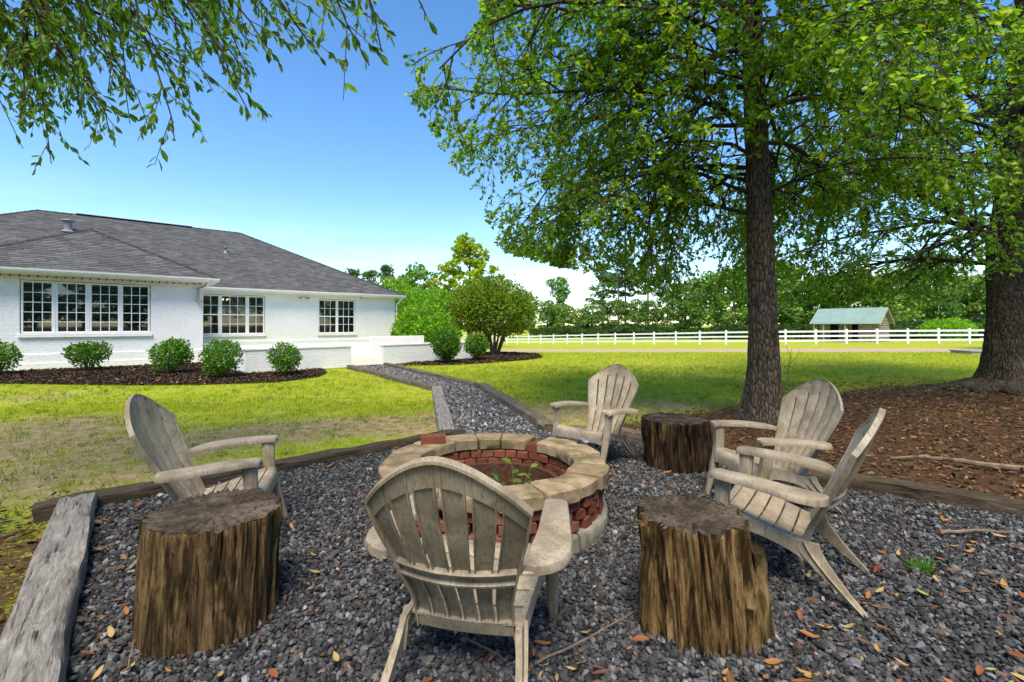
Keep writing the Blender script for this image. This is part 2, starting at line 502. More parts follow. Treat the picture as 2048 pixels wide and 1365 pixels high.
def m_shingle():
    t = NT('shingle'); v = t.coord('Object')
    a = t.attr('Col').outputs['Color']; n = t.noise(v, 60, 3, .8); st = t.noise(v, .8, 4)
    c = t.mix(.6, a, t.ramp(n, [(.3, (.45, .45, .45)), (.7, (1.4, 1.4, 1.4))]), 'MULTIPLY')
    c = t.mix(1.0, c, t.ramp(st, [(.3, (.94, .94, .96)), (.7, (1.06, 1.05, 1.03))]), 'MULTIPLY')
    return t.done(c, .92, t.bump(n, .4, .004), .15)
M['shingle'] = m_shingle()
M['roof_base'] = plain('roof_base', (.045, .043, .045), .95, .1, 0, .2, 3)
M['vent_grey'] = plain('vent_grey', (.20, .20, .21), .6, .4, .2, .2, 8)
M['galv'] = plain('galvanised', (.35, .36, .38), .45, .5, .6, .25, 8)
M['dark_plastic'] = plain('dark_plastic', (.03, .03, .03), .5, .4, 0, .1, 8)
M['log_wall'] = plain('log_wall', (.30, .235, .175), .9, .15, 0, .45, 3.5, .3)
M['post_wood'] = plain('post_wood', (.44, .33, .20), .85, .2, 0, .25, 5)
M['green_metal'] = plain('green_metal', (.24, .33, .275), .4, .5, .1, .12, 1.2)
M['siding'] = plain('grey_siding', (.36, .38, .41), .6, .3, 0, .06, 2)
M['deck'] = plain('deck_board', (.27, .255, .235), .85, .2, 0, .2, 5)
M['stem'] = plain('shrub_stem', (.14, .10, .07), .9, .15, 0, .35, 9)
M['stick'] = plain('stick', (.19, .14, .095), .9, .15, 0, .35, 12)
def m_mulch():
    t = NT('mulch'); w = t.world()
    n = t.noise(w, 14, 6, .75); f = t.noise(w, 60, 3, .7)
    c = t.ramp(n, [(.3, (.012, .008, .006)), (.6, (.045, .028, .019)), (.8, (.10, .06, .038))])
    return t.done(c, .95, t.bump(t.math('ADD', n, f), 1, .03), .1)
M['mulch'] = m_mulch()
M['chip'] = leaf_material('mulch_chip', .02, .85, .15)
t = NT('lit_bulb'); t.b.inputs['Emission Color'].default_value = (1, .72, .35, 1); t.b.inputs['Emission Strength'].default_value = 4.0
M['bulb'] = t.done((.9, .8, .6), .3)

# ------------------------------------------------------------------ layout of the ground
PIT = Vector((-0.13, 3.45, 0)); PIT_R = 0.82
T1 = Vector((3.73, 6.93, 0)); T2 = Vector((10.6, 10.1, 0))
GRAVEL = [(-3.2, 3.45), (-.72, 5.78), (-1.55, 10.1), (-5.25, 15.45), (-4.25, 16.15), (-.78, 10.55), (.48, 6.05), (1.22, 5.92), (2.6, 4.2), (5.6, 2.2), (5.6, .6), (-.55, .55)]
def inside(poly, x, y):
    x = np.asarray(x, float); y = np.asarray(y, float); c = np.zeros(x.shape, bool); n = len(poly)
    for i in range(n):
        x0, y0 = poly[i]; x1, y1 = poly[(i + 1) % n]
        cond = ((y0 > y) != (y1 > y))
        with np.errstate(divide='ignore', invalid='ignore'):
            xi = (x1 - x0) * (y - y0) / (y1 - y0 + 1e-12) + x0
        c ^= cond & (x < xi)
    return c
def blob(x, y, cx, cy, rx, ry, rot=0.0):
    dx, dy = x - cx, y - cy
    a = (dx * cos(rot) + dy * sin(rot)) / rx; b = (-dx * sin(rot) + dy * cos(rot)) / ry
    return np.exp(-(a * a + b * b))
def m_litter(x, y):
    yb = 6.8 + np.clip(x - 1.6, 0, 7) * .58
    r = smooth01(yb + 1.0, yb - .6, y) * smooth01(.6, 1.5, x)
    r = np.maximum(r, .62 * smooth01(yb + 5.0, yb + .5, y) * smooth01(3.2, 5.5, x))
    left = smooth01(.1, -.25, x + .888 * y + .09) * smooth01(4.6, 2.9, y) * .85
    return np.clip(np.maximum(r, left), 0, 1)
def m_bare(x, y):
    v = .95 * blob(x, y, -2.2, 6.5, 2.1, .75, .25) + .9 * blob(x, y, -6.6, 6.0, 1.5, 1.6) + .6 * blob(x, y, -9.2, 9.2, 1.5, 1.2)
    v += .62 * blob(x, y, 2.3, 8.3, 2.2, .9) + .45 * blob(x, y, 4.5, 13, 4, 1.3) + .55 * blob(x, y, -3.9, 4.3, 1.2, 1.2) + .5 * blob(x, y, .9, 7.2, 1.0, .8)
    v += .5 * blob(x, y, -.9, 7.5, .8, 1.6) + .35 * blob(x, y, 9, 17, 9, 2.0)
    v += .35 * blob(x, y, -4.5, 5.2, 3.0, 1.6) + .25 * blob(x, y, 1.6, 7.6, 2.4, 1.2)
    return np.clip(v * .78 + .24, 0, 1)
def m_road(x, y):
    # sandy farm track crossing beyond the lawn
    c = 27.5 - .16 * (x - 5) + .0065 * (x - 5) ** 2
    return np.clip(smooth01(3.6, 1.4, np.abs(y - c)) * smooth01(36, 24, x), 0, 1)

def axis(lo, hi, near_lo, near_hi, step, grow=1.16):
    a = list(np.arange(near_lo, near_hi + 1e-6, step))
    s = step; v = near_hi
    while v < hi: s *= grow; v += s; a.append(v)
    s = step; v = near_lo; b = []
    while v > lo: s *= grow; v -= s; b.append(v)
    return np.array(b[::-1] + a)
gx = axis(-1500, 1500, -14, 16, .2); gy = axis(-300, 2600, 0, 18, .2)
GX, GY = np.meshgrid(gx, gy)
GZ = gz(GX, GY)
GZ += .015 * np.sin(GX * 1.3 + 1) * np.sin(GY * 1.1) * smooth01(6, 9, GY)
nx, ny = len(gx), len(gy)
idx = np.arange(nx * ny).reshape(ny, nx)
quads = np.stack([idx[:-1, :-1], idx[:-1, 1:], idx[1:, 1:], idx[1:, :-1]], -1).reshape(-1, 4)
me = np_mesh('ground', np.stack([GX, GY, GZ], -1).reshape(-1, 3), quads, M['ground'], smooth=True)
for nm, fn in (('litter', m_litter), ('bare', m_bare), ('road', m_road)):
    a = me.attributes.new(nm, 'FLOAT', 'POINT'); a.data.foreach_set('value', fn(GX, GY).ravel().astype(np.float32))
tag(link('ground', me), kind='structure')

def sheet(name, poly, z, mat):
    mb = MB(); mb.add([(x, y, z) for x, y in poly], [tuple(range(len(poly)))])
    me = mb.mesh(name, mat)
    bm = bmesh.new(); bm.from_mesh(me); bmesh.ops.triangulate(bm, faces=bm.faces); bmesh.ops.recalc_face_normals(bm, faces=bm.faces)
    for f in bm.faces:
        if f.normal.z < 0: f.normal_flip()
    bm.to_mesh(me); bm.free()
    return tag(link(name, me), kind='structure')
sheet('gravel_bed', GRAVEL, .018, M['gravel_bed'])

# ------------------------------------------------------------------ white brick house
HC = Vector((-10.9, 17.4, 0)); HA = radians(41)
HU = Vector((cos(HA), sin(HA), 0)); HB = Vector((-sin(HA), cos(HA), 0))
house = empty('brick_house', HC, HA)
tag(house, 'long white painted brick house with dark grey hipped shingle roof', 'house')
def hx(px, b):
    t = (px - CX) / F
    return (t * (HC.y + b * HB.y) - HC.x - b * HB.x) / (HU.x - t * HU.y)
def hz(px, py, b):
    d = HC.y + hx(px, b) * HU.y + b * HB.y
    return CAMH - (py - CY) / F * d
EAVE, PITCH = 3.10, .535
WW, WH = 7.12, 3.56                       # wing width, half width
MX0, MX1, MY0, MY1 = -12.7, 10.1, 4.6, 18.8
MH = (MY1 - MY0) / 2
SOFF = EAVE - .14
def wall(name, along, x0, x1, y0, y1, z0, z1, openings, mat, parent):
    """box wall from (x0,y0) to (x1,y1) with rectangular openings [(a0,a1,z0,z1)] along its long axis"""
    lo, hi = (x0, x1) if along == 'x' else (y0, y1)
    xs = sorted({lo, hi, *[v for o in openings for v in o[:2]]}); zs = sorted({z0, z1, *[v for o in openings for v in o[2:]]})
    mb = MB()
    for i in range(len(xs) - 1):
        for j in range(len(zs) - 1):
            cx, cz = (xs[i] + xs[i + 1]) / 2, (zs[j] + zs[j + 1]) / 2
            if any(a < cx < b and c < cz < d for a, b, c, d in openings): continue
            if along == 'x': mb.box(xs[i], xs[i + 1], y0, y1, zs[j], zs[j + 1])
            else: mb.box(x0, x1, xs[i], xs[i + 1], zs[j], zs[j + 1])
    me = mb.mesh(name, mat)
    bm = bmesh.new(); bm.from_mesh(me)
    bmesh.ops.remove_doubles(bm, verts=bm.verts, dist=1e-5)
    seen = {}
    for f in bm.faces: seen.setdefault(tuple(sorted(v.index for v in f.verts)), []).append(f)
    bmesh.ops.delete(bm, geom=[f for fs in seen.values() if len(fs) > 1 for f in fs], context='FACES_ONLY')
    bmesh.ops.recalc_face_normals(bm, faces=bm.faces)
    bm.to_mesh(me); bm.free()
    return link(name, me, parent)

def window(parent, x0, x1, z0, z1, b, cols, rows, rail=False, label=None):
    """one sash: frame part with pane, muntin and blind sub-parts; b = face of the wall"""
    fw = .055
    mb = MB()
    y0, y1 = b + .03, b + .10
    mb.box(x0, x0 + fw, y0, y1, z0, z1); mb.box(x1 - fw, x1, y0, y1, z0, z1)
    mb.box(x0 + fw, x1 - fw, y0, y1, z0, z0 + fw); mb.box(x0 + fw, x1 - fw, y0, y1, z1 - fw, z1)
    if rail:
        zm = (z0 + z1) / 2; mb.box(x0 + fw, x1 - fw, y0 + .004, y1, zm - .025, zm + .025)
    f = mb.obj('window', M['white_paint'], parent, bevel=.006)
    if label: f['label'] = label
    gx0, gx1, gz0, gz1 = x0 + fw, x1 - fw, z0 + fw, z1 - fw
    mw = .022
    pw, ph = (gx1 - gx0) / cols, (gz1 - gz0) / rows
    for i in range(1, cols):
        m2 = MB(); m2.box(gx0 + i * pw - mw / 2, gx0 + i * pw + mw / 2, y0 + .014, y1 - .02, gz0, gz1); m2.obj('muntin', M['white_paint'], f)
    for j in range(1, rows):
        if rail and j * 2 == rows: continue
        m2 = MB(); m2.box(gx0, gx1, y0 + .017, y1 - .023, gz0 + j * ph - mw / 2, gz0 + j * ph + mw / 2); m2.obj('muntin', M['white_paint'], f)
    pm = MB(); pm.box(-pw / 2 + .001, pw / 2 - .001, -.002, .002, -ph / 2 + .001, ph / 2 - .001); pme = pm.mesh('pane', M['glass'])
    for i in range(cols):
        for j in range(rows):
            link('pane', pme, f, ((gx0 + (i + .5) * pw), y0 + .035, gz0 + (j + .5) * ph))
    bl = MB(); n = int((gz1 - gz0) / .05)
    for k in range(n):
        z = gz0 + (k + .5) * .05
        bl.add([(gx0 - .01, y1 + .02, z - .012), (gx1 + .01, y1 + .02, z - .012), (gx1 + .01, y1 + .055, z + .012), (gx0 - .01, y1 + .055, z + .012)], [(0, 1, 2, 3)])
    bl.box(gx0 - .01, gx1 + .01, y1 + .02, y1 + .05, gz1 - .04, gz1 + .01)
    bl.obj('blind', M['blind'], f)
    return f

# -- wing wall, windows, ledges
WB = .42
wing_w = [(41, 108), (111, 175), (179, 240), (242, 300)]
wz0, wz1 = hz(170, 666.5, WB), hz(170, 566, WB)
wx = [(hx(a, WB), hx(c, WB)) for a, c in wing_w]
wall('front_wall', 'x', -WW + .4, -.4, WB, WB + .25, 0, EAVE - .16, [(wx[0][0] - .02, wx[3][1] + .02, wz0 - .01, wz1 + .02)], M['white_brick'], house)
mb = MB(); mb.box(-WW + .45, -.47, WB + .7, WB + .75, wz0 - .3, wz1 + .15); mb.obj('shade_backing', M['room_shade'], house)  # dark sheet behind the glass, interior shade put into its colour
for k, (a, c) in enumerate(wx):
    window(house, a, c, wz0, wz1, WB, 3, 5)
for k in range(3):
    mb = MB(); mb.box(wx[k][1] + .002, wx[k + 1][0] - .002, WB + .02, WB + .13, wz0, wz1); mb.obj('mullion', M['white_paint'], house)
mb = MB(); mb.box(wx[0][0] - .06, wx[3][1] + .06, WB - .07, WB + .12, wz0 - .13, wz0 - .012); mb.obj('sill', M['white_brick'], house, bevel=.01)
for z1_, o_ in ((.50, .045), (.22, .085)):
    mb = MB()
    mb.rings([[(x, WB + .05, 0), (x, WB - o_, 0), (x, WB - o_, z1_ - .02), (x, WB + .05, z1_)] for x in (-WW + .36 - o_, -.4 + o_)])
    mb.obj('ledge', M['white_brick'], house)
wall('side_wall', 'y', -.65, -.4, WB + .25, 5.0, 0, EAVE - .16, [], M['white_brick'], house)
wall('side_wall', 'y', -WW + .4, -WW + .65, WB + .25, 5.0, 0, EAVE - .16, [], M['white_brick'], house)
# -- main wall
MB_ = 5.02
tri = [(404, 439.5, 2), (441.5, 494, 3), (496, 529, 2)]
dbl = [(637, 674, 3), (675, 710, 3)]
tx = [(hx(a, MB_), hx(c, MB_)) for a, c, _ in tri]; dx = [(hx(a, MB_), hx(c, MB_)) for a, c, _ in dbl]
tz0, tz1 = hz(465, 669, MB_), hz(465, 591, MB_); dz0, dz1 = hz(672, 667, MB_), hz(672, 600, MB_)
wall('front_wall', 'x', -.4, 9.7, MB_, MB_ + .25, 0, EAVE - .16,
     [(tx[0][0] - .02, tx[2][1] + .02, tz0 - .01, tz1 + .02), (dx[0][0] - .02, dx[1][1] + .02, dz0 - .01, dz1 + .02)], M['white_brick'], house)
mb = MB(); mb.box(-.3, 9.4, MB_ + .9, MB_ + .95, tz0 - .3, tz1 + .2); mb.obj('shade_backing', M['room_shade'], house)
for (a, c), (_, _, n) in zip(tx, tri): window(house, a, c, tz0, tz1, MB_, n, 4, True)
for (a, c), (_, _, n) in zip(dx, dbl): window(house, a, c, dz0, dz1, MB_, n, 4, True)
for s, z in ((tx, tz0), (dx, dz0)):
    for k in range(len(s) - 1):
        if s[k + 1][0] - s[k][1] > .01:
            mb = MB(); mb.box(s[k][1] + .001, s[k + 1][0] - .001, MB_ + .02, MB_ + .12, z, (tz1 if s is tx else dz1)); mb.obj('mullion', M['white_paint'], house)
    mb = MB(); mb.box(s[0][0] - .06, s[-1][1] + .06, MB_ - .06, MB_ + .12, z - .12, z - .012); mb.obj('sill', M['white_brick'], house, bevel=.01)
mb = MB(); mb.rings([[(x, MB_ + .05, 0), (x, MB_ - .06, 0), (x, MB_ - .06, .62), (x, MB_ + .05, .64)] for x in (-.4, 9.76)]); mb.obj('ledge', M['white_brick'], house)
wall('side_wall', 'y', 9.45, 9.7, MB_ + .25, 18.4, 0, EAVE - .16, [], M['white_brick'], house)
wall('side_wall', 'y', MX0 + .4, MX0 + .65, MB_, 18.4, 0, EAVE - .16, [], M['white_brick'], house)
wall('back_wall', 'x', MX0 + .65, 9.45, 18.15, 18.4, 0, EAVE - .16, [], M['white_brick'], house)
wall('front_wall', 'x', MX0 + .65, -WW + .4, MB_, MB_ + .25, 0, EAVE - .16, [], M['white_brick'], house)
# warm chandelier glimpsed behind the middle window
ch = MB(); cx_ = (tx[1][0] + tx[1][1]) / 2 - .25
ch.tube([(cx_, MB_ + .45, tz1 + .1), (cx_, MB_ + .45, tz1 - .22)], .012)
for k in range(5):
    a = 2 * pi * k / 5
    ch.tube([(cx_, MB_ + .45, tz1 - .3), (cx_ + .16 * cos(a), MB_ + .45 + .16 * sin(a), tz1 - .22)], .008)
cho = ch.obj('chandelier', M['iron'], house)
for k in range(5):
    a = 2 * pi * k / 5; mb = MB(); c0 = (cx_ + .16 * cos(a), MB_ + .45 + .16 * sin(a), tz1 - .22)
    mb.tube([(c0[0], c0[1], c0[2]), (c0[0], c0[1], c0[2] + .03), (c0[0], c0[1], c0[2] + .07)], [.012, .026, .006], 8); mb.obj('bulb', M['bulb'], cho, smooth=True)

# -- roof planes and shingles
def clip(poly, a, b):
    out = []
    for i in range(len(poly)):
        p, q = poly[i], poly[(i + 1) % len(poly)]
        sp = (b[0] - a[0]) * (p[1] - a[1]) - (b[1] - a[1]) * (p[0] - a[0]); sq = (b[0] - a[0]) * (q[1] - a[1]) - (b[1] - a[1]) * (q[0] - a[0])
        if sp >= 0: out.append(p)
        if (sp >= 0) != (sq >= 0):
            t_ = sp / (sp - sq); out.append((p[0] + (q[0] - p[0]) * t_, p[1] + (q[1] - p[1]) * t_))
    return out
shing = []      # (verts, faces, col, distance)
HM = Matrix.Translation(HC) @ Matrix.Rotation(HA, 4, 'Z')
def roof_face(pts, shingles=True, skip=None):
    """pts: local 3D corners, first two along the eave, counter-clockwise seen from above"""
    pts = [Vector(p) for p in pts]
    e = (pts[1] - pts[0]).normalized(); n = (pts[1] - pts[0]).cross(pts[-1] - pts[0]).normalized(); s = n.cross(e)
    if not shingles: return
    o = pts[0]
    poly = [((p - o).dot(e), (p - o).dot(s)) for p in pts]
    amin = min(p[0] for p in poly); amax = max(p[0] for p in poly); bmax = max(p[1] for p in poly)
    row = 0; b0 = -.03; EX = .145
    while b0 < bmax:
        a0 = amin - random.random() * .3
        while a0 < amax:
            w = random.choice((.22, .28, .34, .4))
            rect = [(a0 + .003, b0), (a0 + w - .003, b0), (a0 + w - .003, b0 + EX), (a0 + .003, b0 + EX)]
            a0 += w
            c = rect
            for i in range(1, len(poly)):
                c = clip(c, poly[i], poly[(i + 1) % len(poly)])
                if len(c) < 3: break
            if len(c) < 3: continue
            cm = (sum(p[0] for p in c) / len(c), sum(p[1] for p in c) / len(c))
            mid = o + e * cm[0] + s * cm[1]
            if skip and skip(mid): continue
            lift = .012 + random.random() * .008
            top = [o + e * p[0] + s * p[1] + n * (.008 + lift * (1 - (p[1] - b0) / EX)) for p in c]
            bot = [o + e * p[0] + s * p[1] + n * .002 for p in c]
            k = len(c)
            g = random.choice((.09, .102, .112, .122, .138)) * random.uniform(.9, 1.1)
            shing.append((top + bot, [tuple(range(k))] + [(i, k + i, k + (i + 1) % k, (i + 1) % k) for i in range(k)],
                          (g * 1.04, g * 1.0, g * .95), (HM @ mid - Vector((0, 0, CAMH))).length))
        b0 += EX; row += 1
zt_w = EAVE + PITCH * WH; zt_m = EAVE + PITCH * MH
VY = MY0 + WH
A0, A1, AP = (-WW, 0, EAVE), (0, 0, EAVE), (-WH, WH, zt_w)
V0, V1, VT = (-WW, MY0, EAVE), (0, MY0, EAVE), (-WH, VY, zt_w)
ML, MR = (MX0, MY0, EAVE), (MX1, MY0, EAVE)
RL, RR = (MX0 + MH, MY0 + MH, zt_m), (MX1 - MH, MY0 + MH, zt_m)
BL_, BR = (MX0, MY1, EAVE), (MX1, MY1, EAVE)
rb = MB()
for poly in ([A0, A1, AP], [A1, V1, VT, AP], [V0, A0, AP, VT], [ML, MR, RR, RL], [MR, BR, RR], [BR, BL_, RL, RR], [BL_, ML, RL]):
    rb.add(poly, [tuple(range(len(poly)))])
rb.obj('roof', M['roof_base'], house)
def under_wing(m):
    d = m.y - MY0
    return d < WH and (-WW + d + .25) < m.x < (-d - .25)
roof_face([A0, A1, AP]); roof_face([A1, V1, VT, AP]); roof_face([V0, A0, AP, VT])
roof_face([ML, MR, RR, RL], skip=lambda m: under_wing(m) or m.x < -12.0)
roof_face([MR, BR, RR])
shing.sort(key=lambda s_: s_[3])
for v, f, c, d in shing[:300]:
    MB().add(v, f, c).obj('shingle', M['shingle'], house)
rest = MB()
for v, f, c, d in shing[300:]: rest.add(v, f, c)
me = bpy.data.meshes.new('shingles'); me.from_pydata(rest.v, [], rest.f)
a = me.color_attributes.new('Col', 'FLOAT_COLOR', 'POINT'); cc = np.ones((len(rest.v), 4), np.float32); cc[:, :3] = rest.c; a.data.foreach_set('color', cc.ravel())
me.materials.append(M['shingle']); tag(link('shingles', me, house), kind='stuff')
# hip and ridge caps
def caps(p, q, n=None, w=.14, name='ridge_cap'):
    p, q = Vector(p), Vector(q); d = q - p; ln = d.length; t_ = d.normalized()
    side = t_.cross(Vector((0, 0, 1))).normalized(); drop = Vector((0, 0, -.05)) if abs(t_.z) > .05 else Vector((0, 0, -.07))
    mb = MB(); k = int(ln / .3) + 1
    for i in range(k):
        a = p + t_ * (ln * i / k - .02); b = p + t_ * (ln * (i + 1) / k + .02); up = Vector((0, 0, .03)); up2 = Vector((0, 0, .045))
        g = random.uniform(.038, .06)
        mb.add([a + up2, a + side * w + drop + up2, a - side * w + drop + up2, b + up, b + side * w + drop + up, b - side * w + drop + up,
                a + side * w + drop, a - side * w + drop], [(0, 1, 4, 3), (0, 3, 5, 2), (0, 2, 7, 6, 1)], (g, g * .97, g * 1.02))
    mb.obj(name, M['shingle'], house)
caps(A1, AP, w=.11); caps(A0, AP, w=.11); caps(AP, VT, w=.11); caps(MR, RR, w=.11); caps(ML, RL, w=.11); caps(RL, RR, w=.12)
rv0, rv1 = Vector(RL).lerp(Vector(RR), .16), Vector(RL).lerp(Vector(RR), .72)
mb = MB(); mb.box(rv0.x, rv1.x, rv0.y - .14, rv0.y + .14, zt_m + .0, zt_m + .06); mb.obj('ridge_vent', M['roof_base'], house, bevel=.02)
# gutters, fascia, soffits
def gutter(x0, x1, y, name='gutter'):
    prof = [(0, 0), (-.10, .02), (-.135, .075), (-.145, .125), (-.13, .125), (-.12, .085), (-.09, .035), (0, .02)]
    mb = MB(); mb.rings([[(x, y + .02 + a, EAVE - .125 + b) for a, b in prof] for x in (x0, x1)]); mb.obj(name, M['white_paint'], house)
gutter(-WW - .05, .06, 0); gutter(.02, MX1 + .06, MY0)
mb = MB(); mb.box(-WW + .0, 0.0, .022, .045, EAVE - .16, EAVE - .012); mb.obj('fascia', M['white_paint'], house)
mb = MB(); mb.box(.03, MX1, MY0 + .022, MY0 + .045, EAVE - .16, EAVE - .012); mb.obj('fascia', M['white_paint'], house)
mb = MB(); mb.box(-.025, 0, .05, MY0, EAVE - .16, EAVE - .012); mb.obj('fascia', M['white_paint'], house)
mb = MB(); mb.box(MX1 - .025, MX1, MY0 + .05, MY1, EAVE - .16, EAVE - .012); mb.obj('fascia', M['white_paint'], house)
mb = MB(); mb.box(-WW + .02, -.028, .047, 5.3, EAVE - .165, EAVE - .15); mb.obj('soffit', M['soffit'], house)
mb = MB(); mb.box(-.02, MX1 - .028, MY0 + .047, MY1 - .05, EAVE - .165, EAVE - .15); mb.obj('soffit', M['soffit'], house)
# roof pipes
def roof_z(x, y): return EAVE + PITCH * (y - MY0)
def pipe(px, py0, py1, r, hood, label):
    # find depth b on main front slope where the pixel meets the slope
    best = min(np.linspace(MY0, MY0 + MH, 400), key=lambda b: abs(hz(px, py1, b) - roof_z(0, b)))
    x = hx(px, best); z0 = roof_z(x, best); z1 = hz(px, py0, best)
    mb = MB(); mb.tube([(x, best, z0 - .1), (x, best, z1 - .06)], r, 12)
    if hood:
        mb.tube([(x, best, z1 - .10), (x, best, z1 - .07), (x, best, z1 - .05), (x, best, z1)], [r, r * 1.6, r * 1.7, r * 1.5], 14)
    mb.tube([(x, best, z0 - .05), (x, best, z0 + .07)], [r * 2.0, r * 1.05], 12)
    o = mb.obj('vent_pipe', M['vent_grey'], house, smooth=True); o['label'] = label
pipe(136, 440, 463, .15, True, 'fat grey hooded vent pipe')
pipe(451, 494, 506, .07, True, 'thin grey vent pipe')
# downspouts and small fittings on the walls
mb = MB(); x = -.55; zt = EAVE - .17
mb.tube([(x + .25, .1, zt + .05), (x + .2, .15, zt - .08), (x, WB - .09, zt - .2), (x, WB - .09, zt - .62), (x, WB - .2, zt - .72)], .04, 8)
mb.box(x - .09, x + .09, WB - .16, WB - .02, zt - .67, zt - .64)
mb.obj('downspout', M['galv'], house)
mb = MB(); x = 9.82
mb.tube([(x + .15, MY0 - .02, EAVE - .12), (x + .1, MY0 + .1, EAVE - .28), (x - .05, MB_ - .07, EAVE - .55), (x - .05, MB_ - .07, .1), (x + .05, MB_ - .2, .03)], .045, 8)
mb.obj('downspout', M['white_paint'], house)
fl = empty('flood_light', HM @ Vector((hx(606, MB_), MB_ - .02, hz(606, 596, MB_))), HA)
tag(fl, 'small white twin head flood light under the main eave', 'flood light')
mb = MB(); mb.box(-.05, .05, -.02, .03, -.05, .05); mb.obj('base_plate', M['white_paint'], fl, bevel=.008)
for s in (-1, 1):
    mb = MB(); mb.tube([(s * .03, -.02, 0), (s * .12, -.08, -.01), (s * .16, -.12, -.02), (s * .22, -.20, -.04)], [.012, .03, .05, .055], 10); mb.obj('lamp_head', M['galv'], fl, smooth=True)
sc = empty('security_camera', HM @ Vector((hx(721, MB_), MB_ - .02, hz(721, 596, MB_))), HA)
tag(sc, 'small white security camera with black lens under the eave', 'camera')
mb = MB(); mb.tube([(0, .03, .03), (0, -.03, .02)], .02, 8); mb.obj('bracket', M['white_paint'], sc)
mb = MB(); mb.tube([(0, 0, 0), (-.03, -.16, -.03)], .045, 12); mb.obj('camera_body', M['white_paint'], sc, smooth=True)
mb = MB(); mb.tube([(-.031, -.161, -.031), (-.035, -.175, -.034)], .036, 12); mb.obj('lens', M['dark_plastic'], sc)
# string of small bulbs clipped under the wing's gutter
sl = empty('string_light', HM @ Vector((-WW, .3, EAVE - .19)), HA)
tag(sl, 'string of small dark bulbs clipped under the wing eave', 'string light')
path = []; nb = 34
bm_ = MB(); bm_.tube([(0, 0, .012), (0, 0, -.012), (0, 0, -.035), (0, 0, -.05)], [.01, .022, .02, .005], 8); bme = bm_.mesh('bulb', M['dark_plastic'], True)
for i in range(nb + 1):
    xx = .2 + (WW - .3) * i / nb; path.append((xx, 0, .015))
    if i < nb: path.append((xx + (WW - .3) / nb / 2, 0, -.012)); link('bulb', bme, sl, (xx, 0, 0))
mb = MB(); mb.tube(path, .005, 4); mb.obj('wire', M['dark_plastic'], sl)

# ------------------------------------------------------------------ patio walls, floor and steps
PO = Vector((-5.3, 15.5, 0)); PA = radians(44)
PM = Matrix.Translation(PO) @ Matrix.Rotation(PA, 4, 'Z')
def pw(x, y, z=0): return PM @ Vector((x, y, z))
def patio_wall(name, label, parts, origin):
    e = empty(name, pw(*origin), PA)
    tag(e, label, 'wall')
    for nm, (x0, x1, y0, y1, z0, z1) in parts:
        mb = MB(); mb.box(x0 - origin[0], x1 - origin[0], y0 - origin[1], y1 - origin[1], z0, z1); mb.obj(nm, M['white_brick'], e, bevel=.008)
patio_wall('patio_wall', 'low white brick patio wall between the shrub bed and the steps',
           [('wall_run', (-3.15, 0, 0, .22, 0, .66)), ('coping', (-3.17, .01, -.02, .24, .661, .72)), ('wall_return', (-3.15, -2.93, .221, 5.0, 0, .66)), ('coping', (-3.17, -2.91, .241, 5.0, .661, .72))], (-1.5, 0))
patio_wall('patio_wall', 'low white brick wall running from the steps behind the twin shrubs',
           [('wall_run', (1.16, 5.2, 0, .22, 0, .66)), ('coping', (1.14, 5.2, -.02, .24, .661, .72)), ('wall_run', (2.6, 5.2, 3.6, 3.85, 0, .9))], (2.5, 0))
sheet('patio', [tuple(pw(x, y)[:2]) for x, y in ((-2.9, .1), (6.2, .1), (6.2, 8.0), (-2.9, 8.0))], .03, M['patio_concrete'])
st = empty('patio_steps', pw(1.2, 4.8), PA)
tag(st, 'two broad white steps rising from the patio to the house', 'steps')
for k, (y, z) in enumerate(((0, .26), (.45, .50))):
    mb = MB(); mb.box(-3.6, 3.2, y, 3.2 - .001 * k, .02 if k == 0 else .262, z); mb.obj('step', M['white_brick'], st, bevel=.01)

# ------------------------------------------------------------------ landscape timbers round the gravel
def timber(name, p, q, w, h, mat, label, z0=-.03, rough=.012, seed=0, chip=True):
    p, q = Vector((*p, 0)), Vector((*q, 0)); d = q - p; ln = d.length
    n = max(8, int(ln / .07))
    ring0 = [(-.5, 0), (-.5, .35), (-.5, .75), (-.46, .96), (-.3, 1), (-.1, 1), (.1, 1), (.3, 1), (.46, .96), (.5, .75), (.5, .35), (.5, 0)]
    rings = []
    for i in range(n + 1):
        x = ln * i / n; r = []
        for (a, b) in ring0:
            nz = noise.noise((x * 5 + seed * 7.3, a * 6, b * 5 + seed)) * rough + noise.noise((x * 1.3 + seed * 3, a * 2, b * 2)) * rough * 1.4
            cr = -abs(noise.noise((x * .7 + seed, a * 22, 3.1))) ** .5 * rough * .9 if b == 1 else 0
            e = 1 - .05 * max(0, 1 - min(i, n - i) / 2.0)
            r.append((x + (random.uniform(-.012, .012) if i in (0, n) else 0), a * w * e + nz, z0 + (h - z0) * b * (1 if b == 0 else e) + (nz + cr if b > 0 else 0)))
        rings.append(r)
    mb = MB(); mb.rings(rings)
    ob = mb.obj(name, mat, None, smooth=True)
    ob.location = (p.x, p.y, 0); ob.rotation_euler = (0, 0, atan2(d.y, d.x))
    return tag(ob, label, 'timber', 'timbers edging the gravel')
timber('landscape_timber', (-3.22, 3.48), (-1.22, 1.02), .215, .15, M['timber_grey'], 'wide silver grey weathered timber lying beside the biggest left stump', seed=1, rough=.014)
timber('landscape_timber', (-3.42, 3.36), (-.62, 5.86), .15, .115, M['timber_dark'], 'long dark timber edging the lawn behind the left chair', seed=2)
timber('landscape_timber', (-.80, 5.80), (-1.60, 9.95), .21, .125, M['timber_grey'], 'pale grey timber on the lawn side of the path nearest the fire pit', seed=3)
timber('landscape_timber', (-1.66, 9.95), (-5.25, 15.15), .17, .12, M['timber_brown'], 'brown timber along the path running up to the low white wall by the shrub bed', seed=4)
